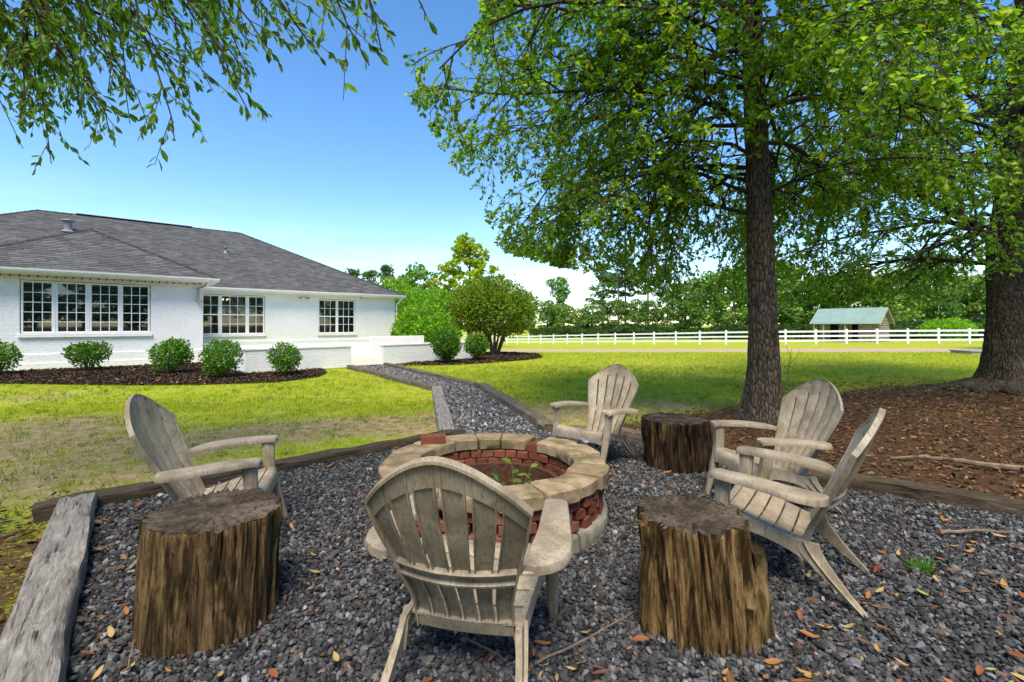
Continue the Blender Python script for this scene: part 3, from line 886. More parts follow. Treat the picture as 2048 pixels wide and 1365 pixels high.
timber('landscape_timber', (.50, 6.02), (-.70, 10.35), .21, .14, M['timber_brown'], 'brown timber along the path leading back from the far chair', seed=5, rough=.018)
timber('landscape_timber', (-.78, 10.42), (-4.3, 15.95), .17, .12, M['timber_brown'], 'brown timber along the path running up beside the mulch of the twin shrubs', seed=6)
timber('landscape_timber', (.52, 5.98), (1.32, 5.82), .17, .13, M['timber_brown'], 'short timber edging behind the far chair', seed=7)
timber('landscape_timber', (1.28, 5.90), (2.62, 4.22), .17, .12, M['timber_brown'], 'timber edging between the dark stump and the tree trunk', seed=8)
timber('landscape_timber', (2.62, 4.16), (6.1, 1.8), .17, .12, M['timber_dark'], 'long mossy dark timber behind the two right chairs', seed=9, rough=.018)

# ------------------------------------------------------------------ fire pit
pit = empty('fire_pit', PIT)
tag(pit, 'round fire pit of red bricks topped with mossy tan concrete blocks', 'fire pit')
def arc_block(r0, r1, a0, a1, z0, z1, na, seed, amp, round_=.018):
    """rough wedge block between two radii and angles"""
    mb = MB(); rings = []
    prof = []
    nr = 3
    def pt(r, z, a):
        p = Vector((r * cos(a), r * sin(a), z))
        n = Vector((noise.noise(p * 9 + Vector((seed, 0, 0))), noise.noise(p * 9 + Vector((0, seed, 5))), noise.noise(p * 9 + Vector((3, 1, seed)))))
        n2 = Vector((noise.noise(p * 30 + Vector((seed, 2, 0))), noise.noise(p * 30 + Vector((0, seed, 5))), noise.noise(p * 30 + Vector((3, 1, seed)))))
        return p + n * amp + n2 * amp * .45
    c = round_
    outline = [(r0 + c, z0), ((r0 + r1) / 2, z0), (r1 - c, z0), (r1, z0 + c), (r1, (z0 + z1) / 2), (r1, z1 - c), (r1 - c, z1), (r1 - (r1 - r0) * .33, z1),
               (r0 + (r1 - r0) * .33, z1), (r0 + c, z1), (r0, z1 - c), (r0, (z0 + z1) / 2), (r0, z0 + c)]
    rm, zm = (r0 + r1) / 2, (z0 + z1) / 2
    ea = c / rm
    for k in range(na + 1):
        a = a0 + (a1 - a0) * k / na
        rings.append([pt(r, z, a) for r, z in outline])
    def inset(a, f): return [pt(rm + (r - rm) * f, zm + (z - zm) * f, a) for r, z in outline]
    rings = [inset(a0, .86)] + [[pt(r, z, a0 + ea + (a1 - a0 - 2 * ea) * k / na) for r, z in outline] for k in range(na + 1)] + [inset(a1, .86)]
    mb.rings(rings)
    return mb
# footing ring of concrete blocks
nf = 13
for k in range(nf):
    a0 = 2 * pi * k / nf + .15; a1 = 2 * pi * (k + 1) / nf + .15 - .012
    arc_block(.56, .815 + random.uniform(-.01, .012), a0, a1, -.02, .128, 4, k * 3.1, .007).obj('footing_block', M['footing'], pit, smooth=True)
# brick headers laid like spokes, three courses
bricks = []
for v in range(5):
    mb = MB(); mb.box(-.10, .10, -.047, .047, -.031, .031)
    me = mb.mesh('brick', M['brick'], False, bevel=.006)
    for vert in me.vertices:
        vert.co += Vector((random.uniform(-.003, .003), random.uniform(-.003, .003), random.uniform(-.003, .003)))
    bricks.append(me)
for c in range(3):
    nb_ = 37; z = .129 + .0315 + c * .066
    for k in range(nb_):
        a = 2 * pi * (k + .5 * (c % 2)) / nb_
        r = .685 + random.uniform(-.013, .013)
        o = link('brick', bricks[random.randrange(5)], pit, (r * cos(a), r * sin(a), z), (0, 0, a + random.uniform(-.03, .03)))
# cap blocks; a gap on the far side shows the bricks below
gap_a = atan2(.62, .36)
def cap_angles():
    widths = []; a = gap_a + .085; end = gap_a + 2 * pi - .07
    n = 17; base = (end - a) / n
    w = [base * random.uniform(.82, 1.18) for _ in range(n)]; sc_ = (end - a) / sum(w)
    for x in w:
        yield a, a + x * sc_ - .012; a += x * sc_
for k, (a0, a1) in enumerate(cap_angles()):
    arc_block(.575 + random.uniform(-.012, .012), .815 + random.uniform(-.015, .015), a0, a1, .327 + random.uniform(0, .003), .42 + random.uniform(-.006, .006), 5, 20 + k * 2.7, .0075, .011).obj('cap_block', M['capstone'], pit, smooth=True)
# sooty soil inside and a rusted steel ring
mb = MB(); n = 40; rr = [0, .2, .4, .6]
v = [(0, 0, .05)]; f = []
for r in rr[1:]:
    for j in range(n): v.append((r * cos(2 * pi * j / n), r * sin(2 * pi * j / n), .05 + .02 * noise.noise((r * 8 * cos(j), r * 8 * sin(j), 1))))
for j in range(n): f.append((0, 1 + j, 1 + (j + 1) % n))
for i in range(2):
    for j in range(n): f.append((1 + i * n + j, 1 + (i + 1) * n + j, 1 + (i + 1) * n + (j + 1) % n, 1 + i * n + (j + 1) % n))
mb.add(v, f).obj('ash_bed', M['ash'], pit)
mb = MB(); n = 48
rg = [[((r) * cos(2 * pi * j / n) + .02, r * sin(2 * pi * j / n) - .03, z) for r, z in ((.435, .05), (.45, .05), (.45, .245), (.475, .25), (.475, .262), (.435, .262))] for j in range(n + 1)]
mb.rings(rg, cap=False).obj('fire_ring', M['rust'], pit, smooth=True)

# loose three-hole brick lying on the cap blocks
def holed_brick(l, w, h):
    mb = MB(); c = l / 3; n = 16
    for k in range(3):
        cx = -l / 2 + c * (k + .5); sq = []; ci = []
        for j in range(n):
            a = 2 * pi * (j + .5) / n; dx_, dy_ = cos(a), sin(a)
            s_ = min((c / 2) / max(abs(dx_), 1e-6), (w / 2) / max(abs(dy_), 1e-6))
            sq.append((cx + dx_ * s_, dy_ * s_)); ci.append((cx + dx_ * .019, dy_ * .019))
        for (z, flip) in ((h, False), (0, True)):
            v = [(x, y, z) for x, y in sq] + [(x, y, z) for x, y in ci]
            mb.add(v, [(j, (j + 1) % n, n + (j + 1) % n, n + j) for j in range(n)])
        mb.add([(x, y, h) for x, y in ci] + [(x, y, 0) for x, y in ci], [(j, (j + 1) % n, n + (j + 1) % n, n + j) for j in range(n)])
        # fill the corners of the cell
        for sx in (-1, 1):
            for sy in (-1, 1):
                cor = (cx + sx * c / 2, sy * w / 2)
                near = sorted(sq, key=lambda p: (p[0] - cor[0]) ** 2 + (p[1] - cor[1]) ** 2)[:2]
                for z in (0, h): mb.add([(*cor, z), (*near[0], z), (*near[1], z)], [(0, 1, 2)])
    x0, x1, y0, y1 = -l / 2, l / 2, -w / 2, w / 2
    mb.add([(x0, y0, 0), (x1, y0, 0), (x1, y1, 0), (x0, y1, 0), (x0, y0, h), (x1, y0, h), (x1, y1, h), (x0, y1, h)], [(0, 1, 5, 4), (1, 2, 6, 5), (2, 3, 7, 6), (3, 0, 4, 7)])
    return mb
hb = holed_brick(.20, .092, .06).obj('loose_brick', M['brick'])
hb.location = PIT + Vector((-.52, .44, .424)); hb.rotation_euler = (0, 0, radians(8))
tag(hb, 'loose red three hole brick lying on the fire pit rim', 'brick')
hb2 = link('loose_brick', hb.data, None, PIT + Vector((.69 * cos(gap_a), .69 * sin(gap_a), .328)), (0, 0, gap_a))
tag(hb2, 'red holed brick sunk in the gap between two cap blocks', 'brick')
pk = empty('fire_poker', (.33, 4.1, .44)); pk.rotation_euler = (0, 0, atan2(3.9 - 4.3, .585 - .07))
tag(pk, 'thin iron fire poker with flat end lying across the fire pit rim', 'poker')
mb = MB(); mb.tube([(-.34, 0, 0), (.33, 0, 0)], .007, 8); mb.tube([(-.34, 0, 0), (-.345, -.05, -.005)], .006, 6); mb.obj('rod', M['iron'], pk, smooth=True)
mb = MB(); mb.box(-.018, .018, -.07, .06, -.008, .010); mb.obj('end_plate', M['galv'], pk, loc=(.335, 0, 0), rot=(0, 0, radians(50)), bevel=.003)

# ------------------------------------------------------------------ stumps
def stump(loc, r_bot, r_top, h, mat, topmat, label, seed, lean=(0, 0), ridge=.02, squash=1.0, slab=None):
    e = empty('tree_stump', loc)
    tag(e, label, 'stump', 'stumps used as tables')
    n, m = 240, 34; rings = []
    def rad(a, z):
        ca, sa = cos(a), sin(a); t_ = z / h
        R = r_bot + (r_top - r_bot) * t_
        R *= 1 + .055 * noise.noise((ca * 1.3 + seed, sa * 1.3, t_ * .4)) + .045 * noise.noise((ca * 3 + seed, sa * 3, t_ * .8 + 5))
        g = noise.noise((ca * 9 + seed, sa * 9, t_ * .9)); g = math.copysign(abs(g) ** .55, g); g2 = noise.noise((ca * 24 + seed, sa * 24, t_ * 2.2)); g3 = noise.noise((ca * 55, sa * 55 + seed, t_ * 5))
        crack = max(0, abs(noise.noise((ca * 5 + seed * 2, sa * 5, t_ * .25))) * -9 + .45)
        return R + ridge * (.55 * g + .38 * g2 + .2 * g3) - ridge * 2.6 * crack * (.4 + .6 * t_)
    for i in range(m + 1):
        z = h * i / m; t_ = i / m; r = []
        for j in range(n):
            a = 2 * pi * j / n; R = rad(a, z)
            zz = z + (0.012 * noise.noise((cos(a) * 7 + seed, sin(a) * 7, 9)) + .012 * noise.noise((cos(a) * 22 + seed, sin(a) * 22, 2))) * (t_ > .97) - (.02 if i == 0 else 0)
            if i == m: R *= .985
            r.append((R * cos(a) * squash + lean[0] * t_, R * sin(a) + lean[1] * t_, zz))
        rings.append(r)
    mb = MB(); mb.rings(rings, cap=False); mb.obj('stump_side', mat, e, smooth=True)
    # top with rings and radial cracks
    tv = []; tf = []; nr = 16
    cx, cy = lean
    top = rings[-1]
    for k in range(nr):
        q = (k + 1) / nr
        for j in range(n):
            p = top[j]; x = cx + (p[0] - cx) * q; y = cy + (p[1] - cy) * q; a = 2 * pi * j / n
            ck = max(0, .20 - abs(noise.noise((cos(a) * 3.1 + seed, sin(a) * 3.1, q * .5)))) * 5
            z = h * 1.0 + (p[2] - h) * q ** 8 + .006 * noise.noise((x * 25, y * 25, seed)) + .004 * noise.noise((x * 70, y * 70, seed)) - (.022 * ck * q if q < .97 else 0) * (.3 + .7 * q)
            tv.append((x, y, z))
    tv.append((cx, cy, h)); c = len(tv) - 1
    for j in range(n): tf.append((c, j, (j + 1) % n))
    for k in range(nr - 1):
        for j in range(n): tf.append((k * n + j, (k + 1) * n + j, (k + 1) * n + (j + 1) % n, k * n + (j + 1) % n))
    MB().add(tv, tf).obj('stump_top', topmat, e, smooth=True)
    if slab:
        for (a0, a1, z0, z1, off) in slab:
            mb = MB(); rg = []; q = 14
            for i in range(q + 1):
                z = z0 + (z1 - z0) * i / q; r = []
                for (da, dr) in ((0, .004), (.33, .02), (.66, .022), (1, .004), (1, -.03), (.5, -.035), (0, -.03)):
                    a = a0 + (a1 - a0) * da + .03 * noise.noise((z * 9, da * 3, seed))
                    R = rad((a0 + a1) / 2, min(z, h)) + off + dr + .008 * noise.noise((z * 14, da * 8, seed + 4))
                    t_ = z / h; k_ = (1 - .85 * max(0, (i - q + 3) / 3)) if i > q - 3 else 1
                    r.append((R * cos(a) * squash + lean[0] * t_, R * sin(a) + lean[1] * t_, z))
                rg.append(r)
            mb.rings(rg); mb.obj('bark_slab', mat, e, smooth=True)
    return e
stump((-1.43, 2.22, 0), .285, .282, .52, M['stump_ochre'], M['stump_top'], 'biggest stump, broad and olive brown, beside the silver grey timber', 1.7, (.02, .02), .02, 1.0)
stump((.89, 2.19, 0), .25, .235, .525, M['stump_gold'], M['stump_top'], 'tall golden brown splintered stump with split bark beside the tilted right chair', 4.3, (-.06, .0), .034, 1.0,
      [(radians(183), radians(205), .02, .50, .03), (radians(-32), radians(-8), 0, .40, .035), (radians(-60), radians(-45), .0, .2, .01)])
stump((1.63, 4.62, 0), .30, .305, .475, M['stump_dark'], M['stump_top_dark'], 'dark rotting stump standing in front of the slender tree trunk', 8.1, (-.03, .03), .036)

# ------------------------------------------------------------------ resin adirondack chairs
TP = np.array([0, .1, .2, .35, .5, .65, .8, .9, 1.0])
YP = np.array([-.10, -.135, -.185, -.27, -.345, -.41, -.465, -.495, -.52])
ZP = np.array([.215, .29, .362, .465, .572, .682, .797, .875, .955])
WP_T = np.array([0, .2, .4, .6, .75, .85, 1.0]); WP = np.array([.190, .192, .222, .265, .292, .298, .298])
def tmax(s): return 1 - .235 * abs(s) ** 1.75
def back_pt(s, t, off=0.0):
    y = np.interp(t, TP, YP); z = np.interp(t, TP, ZP); w = np.interp(t, WP_T, WP)
    e = .04; dy = np.interp(min(t + e, 1), TP, YP) - np.interp(max(t - e, 0), TP, YP); dz = np.interp(min(t + e, 1), TP, ZP) - np.interp(max(t - e, 0), TP, ZP)
    l = sqrt(dy * dy + dz * dz); ny, nz = -dz / l, dy / l               # towards the back
    curve = (.075 * min(1, t * 1.6 + .25)) * s * s
    return (w * s, y + curve + ny * off, z + nz * off)
chair0 = empty('adirondack_chair', (0, 0, 0))
NS = 6
for i in range(NS):
    g = .033
    s0, s1 = -1 + 2 * i / NS + (g if i else 0), -1 + 2 * (i + 1) / NS - (g if i < NS - 1 else 0)
    rings = []; q = 22
    for k in range(q + 1):
        r_ = k / q
        def P(s, off): return back_pt(s, r_ * tmax(s), off)
        fl_, th, e = .017, .005, .018
        sm = (s0 + s1) / 2
        rings.append([P(s0, 0.0015), P(s0 + .012, 0), P(sm, -.003), P(s1 - .012, 0), P(s1, .0015), P(s1, fl_), P(s1 - e, fl_), P(s1 - e, th), P(sm, th - .003), P(s0 + e, th), P(s0 + e, fl_), P(s0, fl_)])
    MB().rings(rings).obj('back_slat', M['plastic'], chair0, smooth=True)
def band(name, ta, tb, o0, o1, rel=False, ledge=False):
    mb = MB(); rings = []
    for k in range(25):
        s = -1 + 2 * k / 24; m_ = tmax(s) if rel else 1
        rings.append([back_pt(s, ta * m_, o0), back_pt(s, tb * m_, o0), back_pt(s, tb * m_, o1), back_pt(s, ta * m_, o1)])
    mb.rings(rings).obj(name, M['plastic'], chair0, smooth=True)
band('top_band', .885, .997, .003, .0135, True)
band('back_crossbar', .375, .425, .003, .014)
band('crossbar_rib', .362, .375, .003, .032); band('crossbar_rib', .425, .436, .003, .028)
band('lower_band', .0, .075, .003, .02)
# rim round the outline of the back
rings = []
for k in range(61):
    u = k / 60
    if u < .3: s, t_ = -1, u / .3 * tmax(1)
    elif u > .7: s, t_ = 1, (1 - u) / .3 * tmax(1)
    else: s = -1 + 2 * (u - .3) / .4; t_ = tmax(s)
    p0 = Vector(back_pt(s, t_, -.001)); c = Vector(back_pt(0, .55)); out = (p0 - c); out.y = 0; out = out.normalized() * .008
    nb0, nb1 = Vector(back_pt(s, t_, -.004)), Vector(back_pt(s, t_, .030))
    rings.append([nb0 - out * .5, nb0 + out, nb1 + out, nb1 - out * .3])
MB().rings(rings).obj('back_rim', M['plastic'], chair0, smooth=True)
# seat: five slats sloping to the back, rolled front
def seat_z(y): return .272 + (y + .12) / .48 * .108
def seat_w(y): return .215 + (y + .12) / .48 * .045
ys = np.linspace(-.13, .375, 6)
for k in range(5):
    ya, yb = ys[k] + .006, ys[k + 1] - .006; mb = MB(); rings = []
    for j in range(9):
        s = -1 + 2 * j / 8; dip = -.012 * (1 - s * s)
        def Q(y, d): return (seat_w(y) * s, y, seat_z(y) + dip + d)
        rings.append([Q(ya, -.012), Q(ya, -.002), Q(ya + .006, 0.001), Q((ya + yb) / 2, .003), Q(yb - .006, 0.001), Q(yb, -.002), Q(yb, -.012)])
    mb.rings(rings).obj('seat_slat', M['plastic'], chair0, smooth=True)
rings = []
for j in range(9):
    s = -1 + 2 * j / 8; dip = -.012 * (1 - s * s)
    pr = [(.378, .380), (.415, .381), (.440, .368), (.453, .345), (.458, .30), (.460, .268 + .02 * (1 - abs(s) ** 4)), (.449, .268 + .02 * (1 - abs(s) ** 4)), (.443, .34), (.425, .362), (.378, .368)]
    rings.append([(.262 * s, y, z + dip) for y, z in pr])
MB().rings(rings).obj('seat_front', M['plastic'], chair0, smooth=True)
for s in (-1, 1):
    # side rail arching from front leg to rear leg
    rings = []
    for k in range(15):
        u = k / 14; y = .41 - .60 * u; zt = seat_z(y) + .004; drop = .065 + .05 * abs(2 * u - 1) ** 2.5
        x0 = (seat_w(y) - .002); x1 = x0 + .016
        rings.append([(s * x0, y, zt), (s * x1, y, zt - .006), (s * (x1 + .006), y, zt - drop), (s * (x1 - .006), y, zt - drop), (s * x0, y, zt - .02)])
    MB().rings(rings).obj('side_rail', M['plastic'], chair0, smooth=True)
    # front leg carrying the arm
    rings = []
    for z, x, y, wx_, wy in ((.575, .308, .372, .040, .060), (.54, .304, .374, .036, .054), (.46, .298, .378, .034, .046), (.38, .293, .385, .034, .048), (.30, .290, .412, .033, .046), (.15, .288, .468, .027, .034), (-.005, .287, .525, .020, .022)):
        c = .35
        rings.append([(s * (x + a * wx_), y + b * wy, z) for a, b in ((-1, -c), (-c * 1.6, -1), (c * 1.6, -1), (1, -c), (1, c), (c * 1.6, 1), (-c * 1.6, 1), (-1, c))])
    MB().rings(rings).obj('front_leg', M['plastic'], chair0, smooth=True)
    # rear leg, a broad wedge tapering to the foot, with a rib
    rings = []
    for u in np.linspace(0, 1, 10):
        z = .285 * (1 - u) - .005; yc = -.115 - .345 * u ** 1.25; half = .062 * (1 - u) ** 1.1 + .018; x = .222 + .035 * u; th = .012
        rings.append([(s * (x - th), yc - half, z), (s * (x + th), yc - half * 1.02, z), (s * (x + th * 1.0), yc - half * .12, z), (s * (x + th * 2.1), yc, z), (s * (x + th * 1.0), yc + half * .12, z), (s * (x + th), yc + half, z), (s * (x - th), yc + half, z)])
    MB().rings(rings).obj('rear_leg', M['plastic'], chair0, smooth=True)
    # broad arm, curving in to the back
    rings = []
    for y, x, hw, z in ((.452, .305, .034, .578), (.440, .306, .048, .587), (.40, .309, .056, .590), (.25, .320, .062, .585), (.08, .330, .068, .576), (-.02, .334, .078, .566), (-.12, .330, .080, .559), (-.19, .316, .072, .552), (-.235, .29, .054, .546), (-.255, .262, .03, .54)):
        r = []
        for a, b in ((-1, -.2), (-.97, -.9), (-.8, -.9), (-.78, -.35), (0, -.3), (.78, -.35), (.8, -.9), (.97, -.9), (1, -.2), (.9, .32), (.5, .44), (0, .47), (-.5, .44), (-.9, .32)):
            r.append((s * (x + a * hw), y, z + b * .026 - .011))
        rings.append(r)
    MB().rings(rings).obj('armrest', M['plastic'], chair0, smooth=True)
for ch in chair0.children:
    for v in ch.data.vertices: v.co.y *= CHAIR_Y
def put_chair(o, loc, fwd, label, tilt=(0, 0)):
    o.location = loc; o.rotation_euler = (tilt[0], tilt[1], atan2(fwd[1], fwd[0]) - pi / 2)
    tag(o, label, 'chair', 'plastic chairs round the fire pit')
spots = [((-.165, 1.89, .015), (.20, .98), 'taupe plastic slatted chair seen from its back, facing straight into the fire pit'),
         ((-1.915, 2.98, .015), (.95, .31), 'taupe plastic slatted chair behind the biggest stump, backed by the lawn'),
         ((.87, 4.78, .015), (-.68, -.73), 'taupe plastic slatted chair where the gravel path meets the fire pit circle'),
         ((2.03, 3.62, .015), (-.98, -.12), 'pale taupe plastic slatted chair between the dark stump and the long mossy timber'),
         ((1.56, 2.63, .015), (-.79, .61), 'pale taupe plastic slatted chair beside the golden splintered stump')]
for k, (loc, fwd, lab) in enumerate(spots):
    put_chair(chair0 if k == 0 else copy_tree(chair0), loc, fwd, lab)

# ------------------------------------------------------------------ white vinyl fence
fence = empty('rail_fence', (19.75, 38.2, float(gz(19.75, 38.2))))
tag(fence, 'long white vinyl three rail fence across the far field', 'fence')
fp = []
for i in range(26): fp.append((19.75 - .6 * 2.44 * (25 - i), 38.2 + .8 * 2.44 * (25 - i)))
fp = fp[6:]
for i in range(1, 8): fp.append((19.75 + 2.44 * i, 38.2 - .05 * i))
for i in range(1, 7): fp.append((19.75 + 2.44 * 7 + 2.30 * i, 37.85 - .8 * i))
FO = fence.location.copy()
pm = MB(); pm.box(-.064, .064, -.064, .064, -.4, 1.16); pme = pm.mesh('post', M['vinyl'], bevel=.006)
cm = MB(); cm.rings([[(-.078, -.078, 1.161), (.078, -.078, 1.161), (.078, .078, 1.161), (-.078, .078, 1.161)], [(-.078, -.078, 1.19), (.078, -.078, 1.19), (.078, .078, 1.19), (-.078, .078, 1.19)], [(-.02, -.02, 1.225), (.02, -.02, 1.225), (.02, .02, 1.225), (-.02, .02, 1.225)]]); cme = cm.mesh('post_cap', M['vinyl'])
rm_ = MB(); rm_.box(0, 1, -.02, .02, -.07, .07); rme = rm_.mesh('rail', M['vinyl'])
for i, (x, y) in enumerate(fp):
    z = float(gz(x, y)); a = atan2(fp[min(i + 1, len(fp) - 1)][1] - fp[max(i - 1, 0)][1], fp[min(i + 1, len(fp) - 1)][0] - fp[max(i - 1, 0)][0])
    p = link('post', pme, fence, Vector((x, y, z)) - FO, (0, 0, a)); link('post_cap', cme, p)
    if i + 1 < len(fp):
        x2, y2 = fp[i + 1]; z2 = float(gz(x2, y2)); d = Vector((x2 - x, y2 - y, z2 - z))
        for h_ in (.30, .67, 1.04):
            link('rail', rme, fence, Vector((x, y, z + h_)) - FO, (0, -math.asin(d.z / d.length), atan2(d.y, d.x)), (d.length, 1, 1))

# ------------------------------------------------------------------ log shed with green roof
SA = radians(-56); SE = Vector((cos(SA), sin(SA), 0))
SR = Vector((35.9, 46, 0)); SL = 5.7; SD = 2.8
S0 = SR - SE * SL
shed = empty('log_shed', (S0.x, S0.y, float(gz(S0.x, S0.y)) + .03), SA)
tag(shed, 'small log shed with open porch and green metal roof beyond the fence', 'shed')
def logs(x0, x1, y0, y1, z0, z1, openings=()):
    """stack of logs along x or y"""
    n = int((z1 - z0) / .17); r = (z1 - z0) / n / 2
    for k in range(n):
        z = z0 + r * (2 * k + 1)
        if abs(x1 - x0) > abs(y1 - y0):
            spans = [(x0, x1)]
            for a, b, c, d in openings:
                if c < z < d: spans = [q for s_ in spans for q in ((s_[0], min(s_[1], a)), (max(s_[0], b), s_[1])) if q[1] - q[0] > .03]
            for s_ in spans: MB().tube([(s_[0], y0, z), (s_[1], y0, z)], r * 1.06, 8).obj('log', M['log_wall'], shed, smooth=True)
        else:
            MB().tube([(x0, y0, z), (x0, y1, z)], r * 1.06, 8).obj('log', M['log_wall'], shed, smooth=True)
EH, RH = 2.1, 3.45
logs(4.0, SL - .06, .06, .06, 0, EH)
logs(SL - .08, SL - .08, .12, SD, 0, EH); logs(4.0, 4.0, .14, 1.1, 0, EH); logs(.1, .1, 1.15, SD, 0, EH)
logs(.16, 3.94, 1.2, 1.2, 0, EH, [(1.0, 1.8, 0, 1.9), (3.0, 3.8, 0, 1.9)])
logs(.16, SL - .14, SD - .05, SD - .05, 0, EH)
mb = MB(); mb.box(.2, SL - .2, 1.6, 1.65, 0, EH); mb.obj('shade_panel', M['room_shade'], shed)  # dark sheet behind the openings, the shed's inner shade as colour
nlog = 8
for k in range(nlog):
    z = EH + .085 + k * .17; f_ = 1 - (z - EH) / (RH - EH)
    if f_ > .05: MB().tube([(SL - .08, SD / 2 - SD / 2 * f_, z), (SL - .08, SD / 2 + SD / 2 * f_, z)], .088, 8).obj('log', M['log_wall'], shed, smooth=True)
for x in (.12, 1.0, 3.0): MB().tube([(x, -.45, 0), (x, -.45, EH - .05)], .075, 8).obj('porch_post', M['post_wood'], shed, smooth=True)
mb = MB(); mb.box(-.1, SL + .1, -.55, -.43, EH - .16, EH - .03); mb.obj('beam', M['post_wood'], shed)
mb = MB(); th = .04; ov = .65
def slope_y(y): return RH - abs(y - SD / 2) * (RH - EH) / (SD / 2)
rf = MB(); x0, x1 = -.3, SL + .3
for (ya, yb) in ((-ov, SD / 2), (SD / 2, SD + .4)):
    za = EH - (ov * .45 if ya < 0 else 0) + .12 if ya < 0 else RH + .1; zb = RH + .1 if ya < 0 else EH - .2
    rf.add([(x0, ya, za), (x1, ya, za), (x1, yb, zb), (x0, yb, zb), (x0, ya, za + th), (x1, ya, za + th), (x1, yb, zb + th), (x0, yb, zb + th)], [(0, 3, 2, 1), (4, 5, 6, 7), (0, 1, 5, 4), (1, 2, 6, 5), (2, 3, 7, 6), (3, 0, 4, 7)])
roof = rf.obj('shed_roof', M['green_metal'], shed)
for k in range(16):
    x = x0 + .05 + (x1 - x0 - .1) * k / 15; za = EH - ov * .45 + .12; zb = RH + .1
    mb = MB(); mb.add([(x - .02, -ov, za + th), (x + .02, -ov, za + th), (x + .02, SD / 2, zb + th), (x - .02, SD / 2, zb + th), (x, -ov, za + th + .035), (x, SD / 2, zb + th + .035)], [(0, 1, 4), (1, 2, 5, 4), (0, 4, 5, 3), (2, 3, 5)]); mb.obj('roof_seam', M['green_metal'], roof)
mb = MB(); mb.add([(x1, -ov, EH - ov * .45 + .0), (x1, SD / 2, RH - .02), (x1, SD + .4, EH - .32), (x1, SD + .4, EH - .2), (x1, SD / 2, RH + .1), (x1, -ov, EH - ov * .45 + .12),
                   (x1 + .03, -ov, EH - ov * .45 + .0), (x1 + .03, SD / 2, RH - .02), (x1 + .03, SD + .4, EH - .32), (x1 + .03, SD + .4, EH - .2), (x1 + .03, SD / 2, RH + .1), (x1 + .03, -ov, EH - ov * .45 + .12)],
                  [(6, 7, 10, 11), (7, 8, 9, 10), (0, 1, 7, 6), (1, 2, 8, 7), (3, 4, 10, 9), (4, 5, 11, 10)]); mb.obj('barge_board', M['post_wood'], shed)

# ------------------------------------------------------------------ grey outbuilding and deck at the right edge
ob = empty('outbuilding', (27.1, 25, 0), radians(-52))
tag(ob, 'grey sided outbuilding corner with downspout behind the thick tree', 'building')
for k in range(21):
    mb = MB(); z = .4 + k * .16; mb.rings([[(x, 0, z), (x, -.022, z), (x, -.006, z + .165), (x, 0, z + .165)] for x in (.12, 7.0)]); mb.obj('siding_board', M['siding'], ob)
mb = MB(); mb.box(.02, 7, .002, 4, 0, 3.8); mb.obj('wall', M['siding'], ob)
mb = MB(); mb.box(0, .13, -.03, .1, .38, 3.8); mb.obj('corner_board', M['white_paint'], ob)
mb = MB(); mb.box(.2, .3, -.11, -.03, .45, 3.7); mb.obj('downspout', M['galv'], ob, bevel=.01)
mb = MB(); mb.rings([[(x, -.5, 3.75), (x, -.5, 3.9), (x, 2, 5.2), (x, 4.4, 3.9), (x, 4.4, 3.75)] for x in (-.4, 7.4)]); mb.obj('roof', M['roof_base'], ob)
dk = empty('deck', (21.5, 22.0, 0), radians(-6))
tag(dk, 'low grey board deck and steps leading to the outbuilding', 'deck')
def boards(x0, x1, y0, y1, z, n):
    w = (y1 - y0) / n
    for k in range(n):
        mb = MB(); mb.box(x0, x1, y0 + k * w + .006, y0 + (k + 1) * w - .006, z - .04, z); mb.obj('board', M['deck'], dk)
boards(0, 5.2, 0, 1.3, .17, 9); boards(3.2, 8.5, 1.5, 2.9, .40, 10)
mb = MB(); mb.box(.05, 5.15, .04, 1.26, 0, .128); mb.obj('deck_frame', M['deck'], dk); mb = MB(); mb.box(3.25, 8.4, 1.54, 2.86, 0, .355); mb.obj('deck_frame', M['deck'], dk)

# ------------------------------------------------------------------ foliage helpers
def unit(a):
    return a / np.maximum(np.linalg.norm(a, axis=-1, keepdims=True), 1e-9)
TEMPL = {
    'spat': (np.array([(0, 0, 0), (.62, .30, .07), (1, .12, .02), (1, -.12, .02), (.62, -.30, .07)]), np.array([(0, 2, 1), (0, 3, 2), (0, 4, 3)])),
    'lance': (np.array([(0, 0, 0), (.32, .15, .035), (.66, .18, .03), (1, 0, -.10), (.66, -.18, .03), (.32, -.15, .035), (.5, 0, -.02)]), np.array([(0, 6, 1), (1, 6, 2), (2, 6, 3), (3, 6, 4), (4, 6, 5), (5, 6, 0)])),
    'kite': (np.array([(0, 0, 0), (.5, .32, .08), (1, 0, 0), (.5, -.32, .08)]), np.array([(0, 2, 1), (0, 3, 2)])),
    'clump': (np.array([(0, -.3, 0), (.5, -.5, .1), (1, -.1, 0), (.75, .45, .12), (.2, .4, .05)]), np.array([(0, 1, 2), (0, 2, 3), (0, 3, 4)])),
    'needle': (np.array([(0, -.06, 0), (1, 0, 0), (0, .06, 0)]), np.array([(0, 1, 2)])),
}
def leaf_arrays(P, D, N, S, col, shape):
    """P,D,N (n,3); S (n,) length -> verts, tris, colours"""
    T, Fc = TEMPL[shape]; n = len(P); k = len(T)
    D = unit(D); B = unit(np.cross(N, D)); N2 = np.cross(D, B)
    V = P[:, None, :] + S[:, None, None] * (T[None, :, 0:1] * D[:, None, :] + T[None, :, 1:2] * B[:, None, :] + T[None, :, 2:3] * N2[:, None, :])
    Fa = (np.arange(n)[:, None, None] * k + Fc[None]).reshape(-1, 3)
    C = np.repeat(col, k, axis=0)
    return V.reshape(-1, 3), Fa, C
def leaf_obj(name, P, D, N, S, col, shape, mat, parent=None, origin=None):
    V, Fa, C = leaf_arrays(P, D, N, S, col, shape)
    if origin is not None: V = V - np.array(origin)
    return link(name, np_mesh(name, V, Fa, mat, C), parent)
